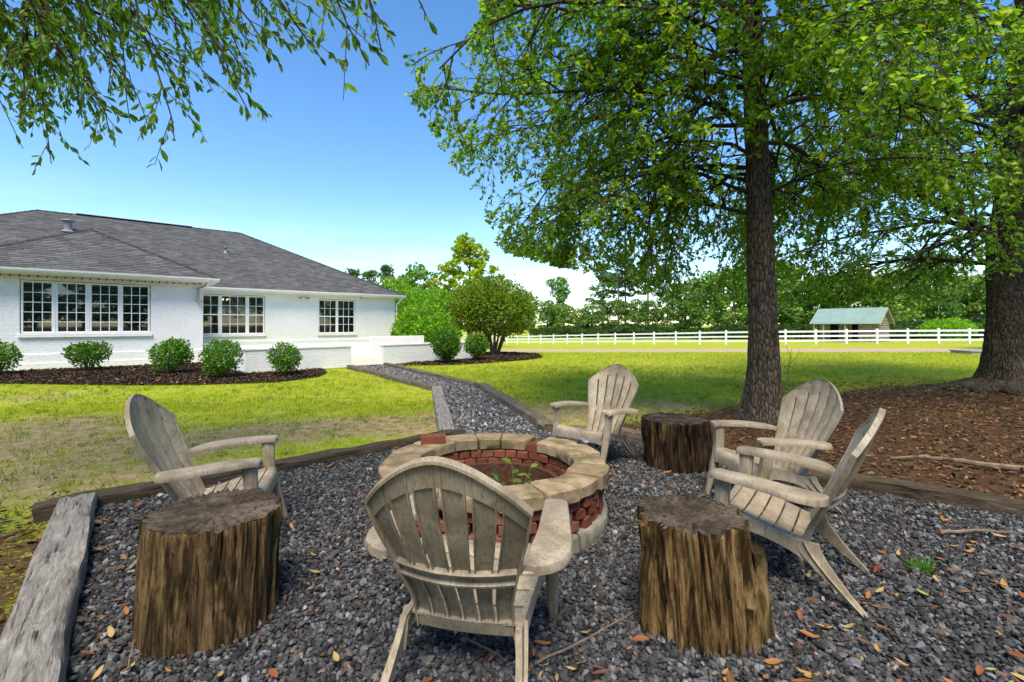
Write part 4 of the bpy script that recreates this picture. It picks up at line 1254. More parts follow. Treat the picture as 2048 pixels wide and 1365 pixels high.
def palette(n, cols, jitter=.15, w=None):
    cols = np.array(cols); i = rng.choice(len(cols), n, p=w)
    c = cols[i] * (1 + rng.normal(0, jitter, (n, 1))) * (1 + rng.normal(0, jitter * .3, (n, 3)))
    return np.clip(c, .004, 1)
def rand_dirs(n): return unit(rng.normal(size=(n, 3)))

OAK = [(.085, .20, .016), (.15, .29, .018), (.22, .37, .022), (.31, .45, .028), (.46, .48, .035)]
OAKW = [.18, .29, .29, .18, .06]

class Grow:
    """branches of one tree; every main limb becomes one mesh, twigs are kept for the leaves"""
    def __init__(s, seed, keep=None): s.r = random.Random(seed); s.tw = []; s.keep = keep
    thin = 0.0
    def branch(s, mb, p, d, ln, r0, level, maxl, droop, sides=(8, 5, 3, 3), kids=(9, 7, 4), ratio=(.42, .42, .5), wob=.16):
        R = s.r; n = (9, 6, 4, 3)[level]; p = Vector(p); d = Vector(d).normalized(); path = [p.copy()]; rad = [r0]
        for i in range(n):
            d = (d + Vector((R.gauss(0, wob), R.gauss(0, wob), R.gauss(0, wob * .7) + droop / n * (1 + i / n)))).normalized()
            p = p + d * ln / n
            if s.keep and i > 0 and not s.keep(p): break
            path.append(p.copy()); rad.append(max(r0 * (1 - .85 * (i + 1) / n), .003))
        n = len(path) - 1
        if n < 1 or (s.keep and level >= 1 and not s.keep(path[-1])): return
        mb.tube(path, rad, sides[level], cap=False)
        if level == maxl:
            s.tw.append(path); return
        k = max(2, int(round(kids[level] * R.uniform(.8, 1.2))))
        for j in range(k):
            t = .08 + .92 * (j + R.random()) / k if level == 0 else .12 + .88 * (j + R.random()) / k
            f = min(t, .999) * n; i = int(f); q = path[i].lerp(path[i + 1], f - i); tg = (path[i + 1] - path[i]).normalized()
            if s.r.random() < s.thin: continue
            side = tg.cross(Vector((R.gauss(0, 1), R.gauss(0, 1), R.gauss(0, 1)))).normalized(); side.z *= .75
            a = radians(R.uniform(28, 68)); cd = (tg * cos(a) + side * sin(a)).normalized()
            cl = ln * ratio[level] * (1.15 - .55 * t) * R.uniform(.7, 1.25)
            s.branch(mb, q, cd, cl, max(rad[i] * .6, .004), level + 1, maxl, droop * .8, sides, kids, ratio, wob)
    def leaves(s, per_m, size, pal, w, up=.9):
        P = []; D = []
        for path in s.tw:
            L_ = sum((path[i + 1] - path[i]).length for i in range(len(path) - 1)); k = max(3, int(L_ * per_m))
            for j in range(k):
                f = (.1 + .9 * s.r.random() ** .55) * (len(path) - 1); i = min(int(f), len(path) - 2)
                q = path[i].lerp(path[i + 1], f - i); tg = (path[i + 1] - path[i]).normalized()
                P.append(q); D.append(tg * .7 + Vector((s.r.gauss(0, .75), s.r.gauss(0, .75), s.r.gauss(0, .55) - .25)))
        P = np.array(P); D = np.array(D); n = len(P)
        N = rng.normal(0, .55, (n, 3)) + np.array([0, 0, up]); S = size * rng.uniform(.45, 1.4, n)
        return P, D, N, S, palette(n, pal, .16, w)

def trunk_mesh(path, radii, n, rings, seed, flare, ridge, mat, roots=5):
    """bark-ridged trunk through a path of (x,y,z) with radii, flaring into roots at the base"""
    zs = [p[2] for p in path]; mb = MB(); rg = []
    z0, z1 = zs[0], zs[-1]
    for i in range(rings + 1):
        u = (i / rings) ** 1.5; z = z0 + (z1 - z0) * u
        cx, cy, R = (np.interp(z, zs, [p[0] for p in path]), np.interp(z, zs, [p[1] for p in path]), np.interp(z, zs, radii))
        r = []
        for j in range(n):
            a = 2 * pi * j / n; ca, sa = cos(a), sin(a)
            fl = flare * math.exp(-max(0, z) / .28) * (.45 + .9 * max(0, noise.noise((ca * 1.4 + seed, sa * 1.4, .3)) + .25) * 1.6)
            g = noise.noise((ca * R * 26 + seed, sa * R * 26, z * 3.2)); g2 = noise.noise((ca * R * 55, sa * R * 55 + seed, z * 9)); lump = noise.noise((ca * 1.5 + seed, sa * 1.5, z * .9))
            q = R * (1 + .06 * lump) + fl + ridge * (g + .5 * g2)
            r.append((cx + q * ca, cy + q * sa, z))
        rg.append(r)
    mb.rings(rg, cap=True)
    return mb

def px_of(p): return CX + F * p[0] / max(p[1], .05), CY - F * (p[2] - CAMH) / max(p[1], .05)
LOW_X = [780, 800, 860, 900, 970, 1000, 1090, 1180, 1205, 1240, 1300, 1400, 1500, 1560, 1620, 1700, 1760, 1850, 1950, 2100]
LOW_Y = [100, 165, 260, 335, 430, 500, 525, 550, 540, 520, 585, 615, 610, 620, 610, 615, 600, 615, 610, 590]
HI_X = [780, 810, 870, 920, 960, 1010]; HI_Y = [150, 110, 20, 70, 40, -4000]
def keep_crown(p):
    if p[1] < .6: return True
    if p[2] < 1.75: return False
    x, y = px_of(p)
    if x > 2400 or y < -900: return True
    return y < np.interp(x, LOW_X, LOW_Y) and y > np.interp(x, HI_X, HI_Y) and x > 795

# ------------------------------------------------------------------ slender oak in front
oak = empty('oak_tree', T1)
tag(oak, 'oak with slender straight brown trunk growing at the gravel edge', 'tree')
def rel(mb, o): mb.v = [(x - o[0], y - o[1], z - o[2]) for x, y, z in mb.v]; return mb
tp = [(T1.x, T1.y, -.05), (T1.x - .03, T1.y, 1.5), (T1.x - .10, T1.y, 3.6), (T1.x - .17, T1.y, 5.2), (T1.x - .22, T1.y + .05, 8), (T1.x - .2, T1.y, 11.5)]
rel(trunk_mesh(tp, [.225, .192, .162, .145, .10, .02], 90, 150, 3.0, .16, .012, None), T1).obj('trunk', M['bark_brown'], oak, smooth=True)
g1 = Grow(11, keep_crown); g1.thin = .06
def trunk_at(path, z): return Vector((np.interp(z, [p[2] for p in path], [p[0] for p in path]), np.interp(z, [p[2] for p in path], [p[1] for p in path]), z))
limbs = []
R1 = random.Random(5)
zz = 3.0; az = 170.0
while zz < 10.6:
    a = radians(az + R1.uniform(-25, 25)); dx_, dy_ = cos(a), sin(a)
    ln = 5.6 * (1 - max(0, zz - 5.0) / 8.5)
    if dy_ < -.2: ln *= .66 if zz < 6 else .8
    if zz < 3.6: ln *= .72
    if dx_ < -.5 and dy_ < .3: ln *= 1.12
    limbs.append((zz, dx_, dy_, ln)); zz += R1.uniform(.18, .30); az += 137.5
limbs += [(4.3, -.97, -.22, 5.9), (4.9, -.95, .15, 6.0), (3.7, -.9, .42, 5.2), (5.4, -.92, -.35, 5.8), (4.55, .98, -.05, 6.2), (4.0, .6, .8, 5.0), (3.5, -.75, .62, 4.6), (5.9, -.99, .05, 5.7), (3.3, -.98, .1, 4.4), (4.7, -.3, -.95, 2.4), (5.0, .35, -.94, 2.4), (5.3, -.6, -.8, 2.8), (5.6, .1, -1.0, 2.6), (4.5, .7, -.7, 2.6), (4.9, -.75, -.65, 3.0)]
for (z, dx_, dy_, ln) in limbs:
    mb = MB(); el = .30 + .05 * (z - 3)
    g1.branch(mb, trunk_at(tp, z), (dx_, dy_, el), ln, .010 + .0048 * ln, 0, 2, -.75 if z < 6 else -.35, kids=(24, 9, 4), ratio=(.33, .42, .5))
    if mb.v: rel(mb, T1).obj('limb', M['bark_limb'], oak, smooth=True)
P, D, N, S, C_ = g1.leaves(46, .066, OAK, OAKW)
tag(leaf_obj('crown', P, D, N, S, C_, 'spat', M['leaf'], oak, T1), kind='stuff')

# ------------------------------------------------------------------ big dark oak at the right
big = empty('oak_tree', T2)
tag(big, 'massive dark oak with thick flaring trunk and low spreading limbs', 'tree')
tp2 = [(T2.x, T2.y, -.05), (T2.x + .02, T2.y, 1.5), (T2.x - .02, T2.y, 3.2), (T2.x + .25, T2.y, 5.0), (T2.x + .45, T2.y, 8), (T2.x + .4, T2.y, 12.5)]
rel(trunk_mesh(tp2, [.40, .305, .28, .25, .19, .03], 110, 150, 9.0, .30, .02, None), T2).obj('trunk', M['bark_dark'], big, smooth=True)
g2 = Grow(23, keep_crown); g2.thin = .07
limbs = [(3.0, -.93, .1, 6.2, .13), (3.4, -.85, .5, 6.0, .07), (4.2, -.98, .1, 6.4, .07), (5.1, -.9, .3, 6.2, .11), (5.6, -.95, -.3, 5.8, .11), (2.7, -.6, .8, 5.4, .08), (3.2, .2, .95, 5.4, .09), (3.0, .9, .3, 5, .09), (4.0, -.3, -.9, 4.0, .08)]
zz = 4.4; az = 40.0
while zz < 11.5:
    a = radians(az + R1.uniform(-25, 25)); limbs.append((zz, cos(a), sin(a), 6.0 * (1 - max(0, zz - 6) / 8), .09)); zz += R1.uniform(.28, .42); az += 137.5
for (z, dx_, dy_, ln, r_) in limbs:
    mb = MB(); el = .42 + .05 * (z - 3)
    g2.branch(mb, trunk_at(tp2, z), (dx_, dy_, el), ln, r_ * .65, 0, 2, -.80 if z < 6 else -.4, kids=(22, 9, 4), ratio=(.35, .42, .5))
    if mb.v: rel(mb, T2).obj('limb', M['bark_limb'], big, smooth=True)
P, D, N, S, C_ = g2.leaves(42, .078, [(.08, .19, .016), (.125, .265, .02), (.18, .335, .024), (.24, .40, .03), (.36, .40, .04)], [.3, .33, .24, .11, .02])
tag(leaf_obj('crown', P, D, N, S, C_, 'spat', M['leaf'], big, T2), kind='stuff')
# surface roots of the big oak
for k, (a, ln) in enumerate(((175, 1.5), (205, 1.2), (235, 1.3), (150, 1.0), (300, 1.0))):
    a = radians(a); pts = [Vector((cos(a + .12 * sin(i * 1.3 + k)) * (.45 + ln * i / 7), sin(a + .12 * sin(i * 1.3 + k)) * (.45 + ln * i / 7), .12 * (1 - i / 7) ** 2 - .03 + .01 * sin(i * 2))) for i in range(8)]
    MB().tube(pts, [.16 * (1 - i / 8) + .02 for i in range(8)], 9).obj('root', M['bark_dark'], big, smooth=True)

# ------------------------------------------------------------------ overhanging willow oak, trunk outside the picture at the left
T3 = Vector((-5.6, .4, 0))
wil = empty('willow_oak', T3)
tag(wil, 'willow oak whose hanging leafy twigs reach in overhead from the left', 'tree')
tp3 = [(T3.x, T3.y, -.05), (T3.x, T3.y, 2), (T3.x + .1, T3.y + .1, 4.2), (T3.x + .2, T3.y + .1, 9)]
rel(trunk_mesh(tp3, [.34, .28, .23, .03], 60, 60, 5.0, .2, .012, None), T3).obj('trunk', M['bark_brown'], wil, smooth=True)
R3 = random.Random(77)
tips_edge = [(105, 330, 3.3), (40, 300, 3.5), (232, 294, 3.3), (358, 292, 2.6), (300, 262, 2.9), (505, 225, 2.6), (470, 170, 3.0), (560, 140, 2.6), (645, 108, 2.5), (740, 130, 2.35), (772, 100, 2.3), (858, 42, 2.4), (690, 60, 2.6), (390, 225, 3.2), (170, 250, 3.4), (430, 190, 3.2)]
EDX = [0, 105, 230, 360, 430, 505, 560, 650, 745, 800, 860]; EDY = [285, 300, 270, 265, 205, 195, 115, 90, 95, 50, 20]
tips = [atd(x, y, d) for x, y, d in tips_edge]
for _ in range(215):
    x = R3.uniform(-240, 500) if R3.random() < .9 else R3.uniform(500, 850); y = R3.uniform(-220, .93 * np.interp(x, EDX, EDY))
    tips.append(atd(x, y, R3.uniform(3.0, 5.4)))
for _ in range(60): tips.append(Vector((R3.uniform(-8, -1.5), R3.uniform(-2, 3.5), R3.uniform(4.0, 6.5))))
mains = [(-.6, 2.2, 4.6), (-1.5, 3.6, 4.9), (-3.0, 4.4, 4.8), (-4.2, 4.0, 4.3), (-2.4, 2.6, 4.1), (-7.5, 2.5, 5.5), (-6.5, -2, 6), (-3.2, -1.5, 6)]
mpaths = []
for k, e_ in enumerate(mains):
    a = trunk_at(tp3, 3.3 + .35 * k); b = Vector(e_); c = a.lerp(b, .45) + Vector((0, 0, .7)); path = []
    for i in range(15):
        u = i / 14; path.append(a * (1 - u) ** 2 + c * 2 * u * (1 - u) + b * u * u + Vector((R3.gauss(0, .03), R3.gauss(0, .03), R3.gauss(0, .02))))
    mpaths.append((path, MB().tube(path, [.075 * (1 - i / 15) + .012 for i in range(15)], 7)))
WP_, WD, WN, WS = [], [], [], []
for tp_ in tips:
    best = None
    for k, (path, _) in enumerate(mpaths):
        for i in range(4, 15):
            q = path[i]; d = (q - tp_).length + (3 if q.z < tp_.z else 0) + (2.0 * max(0, q.x - (tp_.x - .7)))
            if best is None or d < best[0]: best = (d, k, i)
    _, k, i = best; a = mpaths[k][0][i]; c = a.lerp(tp_, .5) + Vector((0, 0, .18 + .1 * R3.random())); path = []
    for j in range(13):
        u = j / 12; path.append(a * (1 - u) ** 2 + c * 2 * u * (1 - u) + tp_ * u * u + Vector((R3.gauss(0, .012), R3.gauss(0, .012), R3.gauss(0, .012))))
    mpaths[k][1].tube(path, [.011 * (1 - j / 13) + .0022 for j in range(13)], 4, cap=False)
    subs = [path]
    for _ in range(R3.randint(5, 8)):
        j = R3.randint(4, 11); tg = (path[j + 1] - path[j]).normalized(); sd = tg.cross(Vector((R3.gauss(0, 1), R3.gauss(0, 1), R3.gauss(0, 1)))).normalized()
        d = (tg * .8 + sd * .6 + Vector((0, 0, -.15))).normalized(); sl_ = R3.uniform(.12, .38); sp = [path[j] + d * sl_ * q / 4 + Vector((0, 0, -.03 * (q / 4) ** 2)) for q in range(5)]
        mpaths[k][1].tube(sp, [.003, .0026, .0022, .002, .0016], 3, cap=False); subs.append(sp)
    for si, sp in enumerate(subs):
        ln = sum((sp[q + 1] - sp[q]).length for q in range(len(sp) - 1)); nl = int((14 if si == 0 else 7) + ln * 10 * (1 if si else .6))
        for _ in range(nl):
            f = (.35 + .65 * R3.random() ** .8 if si == 0 else R3.random() ** .6) * (len(sp) - 1); q = min(int(f), len(sp) - 2)
            tg = (sp[q + 1] - sp[q]).normalized()
            WP_.append(sp[q].lerp(sp[q + 1], f - q)); WD.append(tg * .9 + Vector((R3.gauss(0, .5), R3.gauss(0, .5), R3.gauss(0, .4) - .25))); WN.append((R3.gauss(0, .7), R3.gauss(0, .7), .8)); WS.append(R3.uniform(.045, .085))
for path, mb in mpaths: rel(mb, T3).obj('limb', M['bark_limb'], wil, smooth=True)
WP_, WD, WN, WS = np.array(WP_), np.array(WD), np.array(WN), np.array(WS)
WC = palette(len(WP_), [(.08, .17, .014), (.125, .245, .02), (.18, .32, .028), (.24, .38, .035), (.32, .30, .05)], .18, [.25, .32, .27, .14, .02])
pxx = CX + F * WP_[:, 0] / np.maximum(WP_[:, 1], .1); pyy = CY - F * (WP_[:, 2] - CAMH) / np.maximum(WP_[:, 1], .1)
keepm = (WP_[:, 1] < .5) | (pyy < np.interp(pxx, EDX + [900], EDY + [0]) + 75) | (pxx < -40)
keepm &= ~((pxx > 880) & (pyy > -40) & (WP_[:, 1] > .5))
inview = (pxx > 0) & (pxx < 2048) & (pyy > 0) & (WP_[:, 1] > .5) & keepm
score = np.where(inview, WS / np.maximum(WP_[:, 1], .1), 0); order = np.argsort(-score)
single = set(order[:300][score[order[:300]] > 0].tolist())
rest_i = np.array([i for i in range(len(WP_)) if keepm[i] and i not in single])
tag(leaf_obj('crown', WP_[rest_i], WD[rest_i], WN[rest_i], WS[rest_i], WC[rest_i], 'lance', M['leaf'], wil, T3), kind='stuff')
lme = []
for k in range(6):
    c = WC[order[k * 7]]; T_, Fc = TEMPL['lance']; lme.append(np_mesh('leaf', T_, Fc, M['leaf'], np.repeat(c[None], len(T_), 0)))
for i in single:
    d = Vector(WD[i]).normalized(); n = Vector(WN[i]); b = n.cross(d).normalized(); n2 = d.cross(b)
    m = Matrix((d, b, n2)).transposed().to_4x4()
    o = link('leaf', lme[i % 6], wil); o.matrix_basis = Matrix.Translation(Vector(WP_[i]) - T3) @ m @ Matrix.Scale(float(WS[i]), 4)

# ------------------------------------------------------------------ shrubs
GREEN = [(.04, .105, .012), (.08, .19, .018), (.13, .28, .025), (.20, .38, .035)]
def bush(name, loc, rx, rz, zc, n, size, pal, w, label, group=None, stems=7, stem_h=None, lumps=7, cat='shrub', shape='kite', spread=.35, fill=.55):
    e = empty(name, loc)
    tag(e, label, cat, group)
    cs = [np.array([0, 0, 0.])]; rs = [.80]
    for k in range(lumps):
        d = unit(rng.normal(size=3) * np.array([1, 1, .8])); cs.append(d * rng.uniform(.38, .6)); rs.append(rng.uniform(.32, .52))
    cs = np.array(cs); rs = np.array(rs); pick = rng.choice(len(cs), n, p=rs ** 2 / (rs ** 2).sum())
    d = rand_dirs(n); rad = rng.uniform(fill, 1, n) ** .6 * (1 + rng.normal(0, .05, n) + .22 * (rng.random(n) < .06) * rng.random(n))
    U = cs[pick] + d * (rs[pick] * rad)[:, None]
    P = U * np.array([rx, rx, rz]) + np.array([0, 0, zc])
    ok = P[:, 2] > .03; P = P[ok]; d = d[ok]; m = len(P)
    D = d * .7 + rng.normal(0, .6, (m, 3)) + np.array([0, 0, .35]); N = d * .6 + rng.normal(0, .5, (m, 3)) + np.array([0, 0, .7])
    S = size * rng.uniform(.6, 1.35, m)
    V = leaf_arrays(P, D, N, S, palette(m, pal, .2, w), shape)
    link('foliage', np_mesh('foliage', V[0], V[1], M['leaf'], V[2]), e)['kind'] = 'stuff'
    for k in range(stems):
        a = 2 * pi * k / stems + random.uniform(-.3, .3); q = random.uniform(.3, 1) * spread * rx; h_ = (stem_h or zc + rz * .45) * random.uniform(.8, 1.1)
        pts = [Vector((cos(a) * (.05 * rx + q * u ** 1.2 * 1.6) + .03 * sin(5 * u + k), sin(a) * (.05 * rx + q * u ** 1.2 * 1.6), -.02 + h_ * u)) for u in np.linspace(0, 1, 6)]
        MB().tube(pts, [max(.012, .028 * rx * (1 - .6 * i / 6)) for i in range(6)], 6).obj('stem', M['stem'], e, smooth=True)
    return e
HW = [.22, .34, .30, .14]
bush('holly_shrub', (-14.15, 12.9, 0), .60, .52, .50, 2600, .075, GREEN, HW, 'dark holly shrub at the far left end of the mulch bed, before the wing corner', stems=6)
bush('holly_shrub', (-12.75, 14.15, 0), .62, .48, .50, 2300, .075, GREEN, [.30, .36, .24, .10], 'sparse dark green holly shrub standing below the four casement windows', stems=8)
bush('holly_shrub', (-9.72, 13.4, 0), .62, .53, .53, 3200, .072, GREEN, [.12, .3, .36, .22], 'dense bright green holly shrub below the wing corner downspout', stems=6)
bush('holly_shrub', (-7.6, 12.35, 0), .60, .55, .56, 2700, .072, GREEN, [.15, .3, .34, .21], 'holly shrub below the triple window, at the patio wall corner', stems=7)
bush('holly_shrub', (-6.2, 12.75, 0), .50, .48, .52, 1900, .07, GREEN, [.18, .32, .32, .18], 'small open holly shrub standing right before the low patio wall', stems=8)
bush('camellia_shrub', (-2.38, 17.1, 0), .66, .64, .68, 3600, .085, GREEN, [.34, .36, .22, .08], 'taller darker of the twin round shrubs by the low white wall', stems=8)
bush('camellia_shrub', (-1.40, 18.2, 0), .56, .54, .60, 2600, .085, GREEN, [.14, .30, .36, .20], 'smaller lighter of the twin round shrubs by the low white wall', stems=8)
bush('globe_shrub', (-.8, 21.9, 0), 2.25, 1.68, 2.22, 24000, .12, [(.06, .14, .012), (.12, .24, .016), (.21, .34, .022), (.34, .41, .03), (.30, .24, .045)], [.18, .26, .25, .19, .12],
     'huge round multi stemmed shrub on the curved mulch bed', stems=13, stem_h=2.1, lumps=12, spread=.42, fill=.62)
BR_ = [(.08, .20, .012), (.15, .33, .016), (.24, .45, .02), (.34, .53, .03)]
for k, (px, d, r, zt, n, lab) in enumerate(((812, 33, 2.2, 4.9, 5200, 'tall bright green leafy shrub next to the house corner'), (872, 31, 1.9, 4.1, 4600, 'bright green leafy shrub behind the darker tall one, left of the globe shrub'),
                                            (838, 27.2, 1.7, 2.9, 4200, 'low bright lime shrub behind the low white wall'), (880, 26, 1.5, 2.2, 3600, 'low spreading lime shrub between the white wall and the globe shrub'), (812, 25.8, .9, 1.5, 1600, 'little yellowish shrub at the foot of the house corner'))):
    p = atd(px, 650, d)
    bush('garden_shrub', (p.x, p.y, 0), r, zt * .5, zt * .52, n, .17, BR_, [.2, .33, .32, .15], lab, stems=5, lumps=9)

# ------------------------------------------------------------------ far trees
M['leaf_far'] = None
def m_leaf_far():
    t = NT('leaf_far'); a = t.attr('Col').outputs['Color']; r = t.rand()
    c = t.mix(1.0, a, t.ramp(r, [(0, (.75, .85, .8)), (.35, (1.0, 1.0, 1.0)), (.7, (1.15, 1.12, .8)), (1, (.85, 1.0, 1.1))]), 'MULTIPLY')
    t.done(c, .6, None, .2)
    tr = t.node('ShaderNodeBsdfTranslucent'); t.link(t.mix(1.0, c, (1.2, 1.25, .5), 'MULTIPLY'), tr.inputs['Color'])
    mx = t.node('ShaderNodeMixShader'); mx.inputs[0].default_value = .4
    t.link(t.b.outputs[0], mx.inputs[1]); t.link(tr.outputs[0], mx.inputs[2]); t.link(mx.outputs[0], t.out.inputs['Surface'])
    return t.m
M['leaf_far'] = m_leaf_far()
FARP = [(.10, .18, .045), (.16, .27, .055), (.23, .35, .065), (.31, .43, .07)]
def crown_mesh(seed, clusters, n, size, pal, w, shape='clump'):
    """clusters: list of (centre, radius xy, radius z) on a unit-height tree"""
    c = np.array([q[0] for q in clusters]); rxy = np.array([q[1] for q in clusters]); rz = np.array([q[2] for q in clusters])
    pick = rng.choice(len(c), n, p=(rxy ** 2) / (rxy ** 2).sum()); d = rand_dirs(n); rad = rng.uniform(.35, 1.0, n) ** .55
    P = c[pick] + d * rad[:, None] * np.stack([rxy[pick], rxy[pick], rz[pick]], -1)
    P[:, 2] = np.maximum(P[:, 2], .01)
    N = d * .5 + rng.normal(0, .5, (n, 3)) + np.array([0, 0, .6]); D = rng.normal(size=(n, 3)) + d * .5
    V = leaf_arrays(P, D, N, size * rng.uniform(.6, 1.4, n), palette(n, pal, .2, w), shape)
    return np_mesh('crown', V[0], V[1], M['leaf_far'], V[2])
def broad_clusters(R, wide, low):
    out = []
    for k in range(30):
        z = R.uniform(low, .93); f = sqrt(max(.05, 1 - ((z - (low + .3)) / (.98 - low - .15)) ** 2)); a = R.uniform(0, 2 * pi); q = wide * f * R.uniform(.25, .85)
        out.append(((cos(a) * q, sin(a) * q, z), R.uniform(.07, .13), R.uniform(.05, .09)))
    return out
def pine_clusters(R):
    out = []
    for k in range(34):
        z = R.uniform(.45, .98); a = R.uniform(0, 2 * pi); q = (.15 * (1.05 - z) / .5 + .02) * R.uniform(.2, 1.2)
        out.append(((cos(a) * q, sin(a) * q, z), R.uniform(.025, .065), R.uniform(.018, .05)))
    return out
RF = random.Random(3)
far_kinds = {'broad': [], 'pine': []}
for k in range(4):
    cl = broad_clusters(RF, RF.uniform(.24, .34), RF.uniform(.16, .28))
    tm = MB(); tm.tube([(0, 0, -.03), (.01, 0, .3), (-.01, .01, .85)], [.022, .016, .004], 6)
    for q in cl[:10]: tm.tube([(0, 0, max(.15, q[0][2] - .22)), q[0]], [.008, .002], 4, cap=False)
    far_kinds['broad'].append((tm.mesh('trunk', M['bark_far'], True), crown_mesh(k, cl, 3400, .030, FARP, [.25, .35, .27, .13])))
for k in range(3):
    cl = pine_clusters(RF)
    tm = MB(); tm.tube([(0, 0, -.03), (.008, 0, .4), (-.006, .004, .97)], [.014, .010, .003], 6)
    for q in cl: tm.tube([(0, 0, q[0][2] - .015), q[0]], [.004, .0015], 3, cap=False)
    far_kinds['pine'].append((tm.mesh('trunk', M['pine_bark'], True), crown_mesh(k, cl, 2300, .02, [(.08, .15, .05), (.12, .20, .06), (.16, .25, .07)], None)))
def far_tree(kind, px, d, top_y, label, group, wide=1.0, var=None):
    z0 = float(gz((px - CX) / F * d, d)); p = atd(px, 650, d); h_ = (CAMH - (top_y - CY) / F * d) - z0
    e = empty(('pine_tree' if kind == 'pine' else 'field_tree'), (p.x, p.y, z0), RF.uniform(0, 6.28)); e.scale = (h_ * wide, h_ * wide, h_)
    tr, cr = far_kinds[kind][RF.randrange(len(far_kinds[kind])) if var is None else var]
    link('trunk', tr, e); tag(link('crown', cr, e), kind='stuff')
    return tag(e, label, 'tree', group)
G_LINE = 'trees in the far tree line'
for px, d, ty in ((704, 92, 538), (738, 96, 541), (772, 90, 530)):
    far_tree('pine', px, d, ty, 'loose pine top showing above the house roof slope', 'pines behind the house', 1.2)
far_tree('broad', 846, 62, 522, 'dark leafy tree behind the bright green garden shrubs', None, 1.0)
far_tree('broad', 806, 70, 545, 'dark leafy tree half hidden behind the house roof corner', None, 1.0)
for px, d, ty in ((1206, 108, 528), (1236, 112, 505), (1250, 116, 515), (1297, 106, 508), (1334, 118, 530)):
    far_tree('pine', px, d, ty, 'tall bare stemmed pine standing above the far tree line', 'tall pines in the far tree line', 1.25)
far_tree('broad', 1116, 112, 553, 'tall tree with narrow top next to the globe shrub in the far tree line', None, .8)
px = 1060
while px < 2350:
    d = RF.uniform(95, 125); ty = RF.uniform(592, 618) if px < 1345 else RF.uniform(500, 580)
    if px > 1700: d = RF.uniform(72, 100)
    wh = ('beside the globe shrub' if px < 1180 else 'below the tall bare pines' if px < 1345 else 'behind the slender oak trunk' if px < 1600 else 'behind the green roofed log shed' if px < 1790 else 'behind the massive oak trunk')
    far_tree('broad', px, d, ty, 'round leafy tree in the far tree line ' + wh, G_LINE + ' ' + wh, RF.uniform(1.0, 1.35)); px += RF.uniform(24, 40)
for px in range(300, 1060, 60):
    far_tree('broad', px + RF.uniform(-15, 15), RF.uniform(100, 125), RF.uniform(605, 620), 'round leafy tree in the woodland behind the house', 'woodland behind the house', 1.2)
for k in range(16):  # unseen row added behind the camera to darken the reflections in the windows
    a = radians(-150 + 120 * k / 15 + RF.uniform(-3, 3)); d = RF.uniform(26, 36); h_ = RF.uniform(9, 12); x, y = cos(a) * d, sin(a) * d
    e = empty('field_tree', (x, y, float(gz(x, y))), RF.uniform(0, 6)); e.scale = (h_ * 1.2, h_ * 1.2, h_); tr, cr = far_kinds['broad'][k % 4]
    link('trunk', tr, e); tag(link('crown', cr, e), kind='stuff'); tag(e, 'unseen leafy tree added behind the camera to darken the window reflections', 'tree', 'trees added behind the camera')
und = bush('thicket', (0, 0, 0), 1, .5, .5, 1500, .10, [(.035, .075, .02), (.06, .12, .026), (.10, .17, .035)], None, 'low dark thicket along the foot of the far tree line', 'thickets along the tree line', stems=3, cat='bush', shape='clump')
first = True; px = 1085
while px < 2300:
    o = und if first else copy_tree(und); first = False
    d = RF.uniform(88, 100) if px < 1700 else RF.uniform(62, 72); p = atd(px, 650, d); s_ = RF.uniform(2.2, 3.6)
    wh = 'beside the globe shrub' if px < 1180 else 'under the tall pines' if px < 1345 else 'beyond the slender oak' if px < 1600 else 'around the log shed' if px < 1790 else 'beyond the massive oak'
    tag(o, 'low dark thicket along the far tree line ' + wh, 'bush', 'thickets ' + wh)
    o.location = (p.x, p.y, float(gz(p.x, d)) - .1); o.scale = (s_ * 1.3, s_ * 1.3, s_ * .95); o.rotation_euler = (0, 0, RF.uniform(0, 6)); px += RF.uniform(20, 32)
p = atd(1905, 650, 52)
bush('garden_shrub', (p.x, p.y, float(gz(p.x, 52))), 2.6, 1.3, 1.35, 4200, .24, BR_, [.1, .25, .35, .3], 'bright lime shrub just beyond the white fence right of the log shed', stems=4, lumps=9)
# yellow-green airy tree behind the globe shrub
p = atd(938, 650, 38); YT = Vector((p.x, p.y, float(gz(p.x, 38))))
yt = empty('yellow_tree', YT); tag(yt, 'airy yellow green tree rising behind the globe shrub', 'tree')
ytp = [(YT.x, YT.y, YT.z - .1), (YT.x + .1, YT.y, 3), (YT.x + .05, YT.y, 6), (YT.x + .1, YT.y, 8.6)]
rel(MB().tube(ytp, [.2, .15, .09, .02], 8), YT).obj('trunk', M['bark_far'], yt, smooth=True)
gy_ = Grow(31)
for k in range(17):
    z = 2.2 + 5.9 * k / 17; a = k * 2.4; ln = 4.0 * (1 - (z - 2) / 8.4); mb = MB()
    gy_.branch(mb, trunk_at(ytp, z), (cos(a), sin(a), .75), ln, .05, 0, 2, -.15, kids=(7, 5, 3), ratio=(.42, .45, .5))
    rel(mb, YT).obj('limb', M['bark_far'], yt, smooth=True)
P, D, N, S, C_ = gy_.leaves(26, .26, [(.20, .30, .02), (.32, .42, .025), (.44, .52, .035), (.52, .52, .05)], [.2, .34, .32, .14])
tag(leaf_obj('crown', P, D, N, S, C_, 'clump', M['leaf'], yt, YT), kind='stuff')

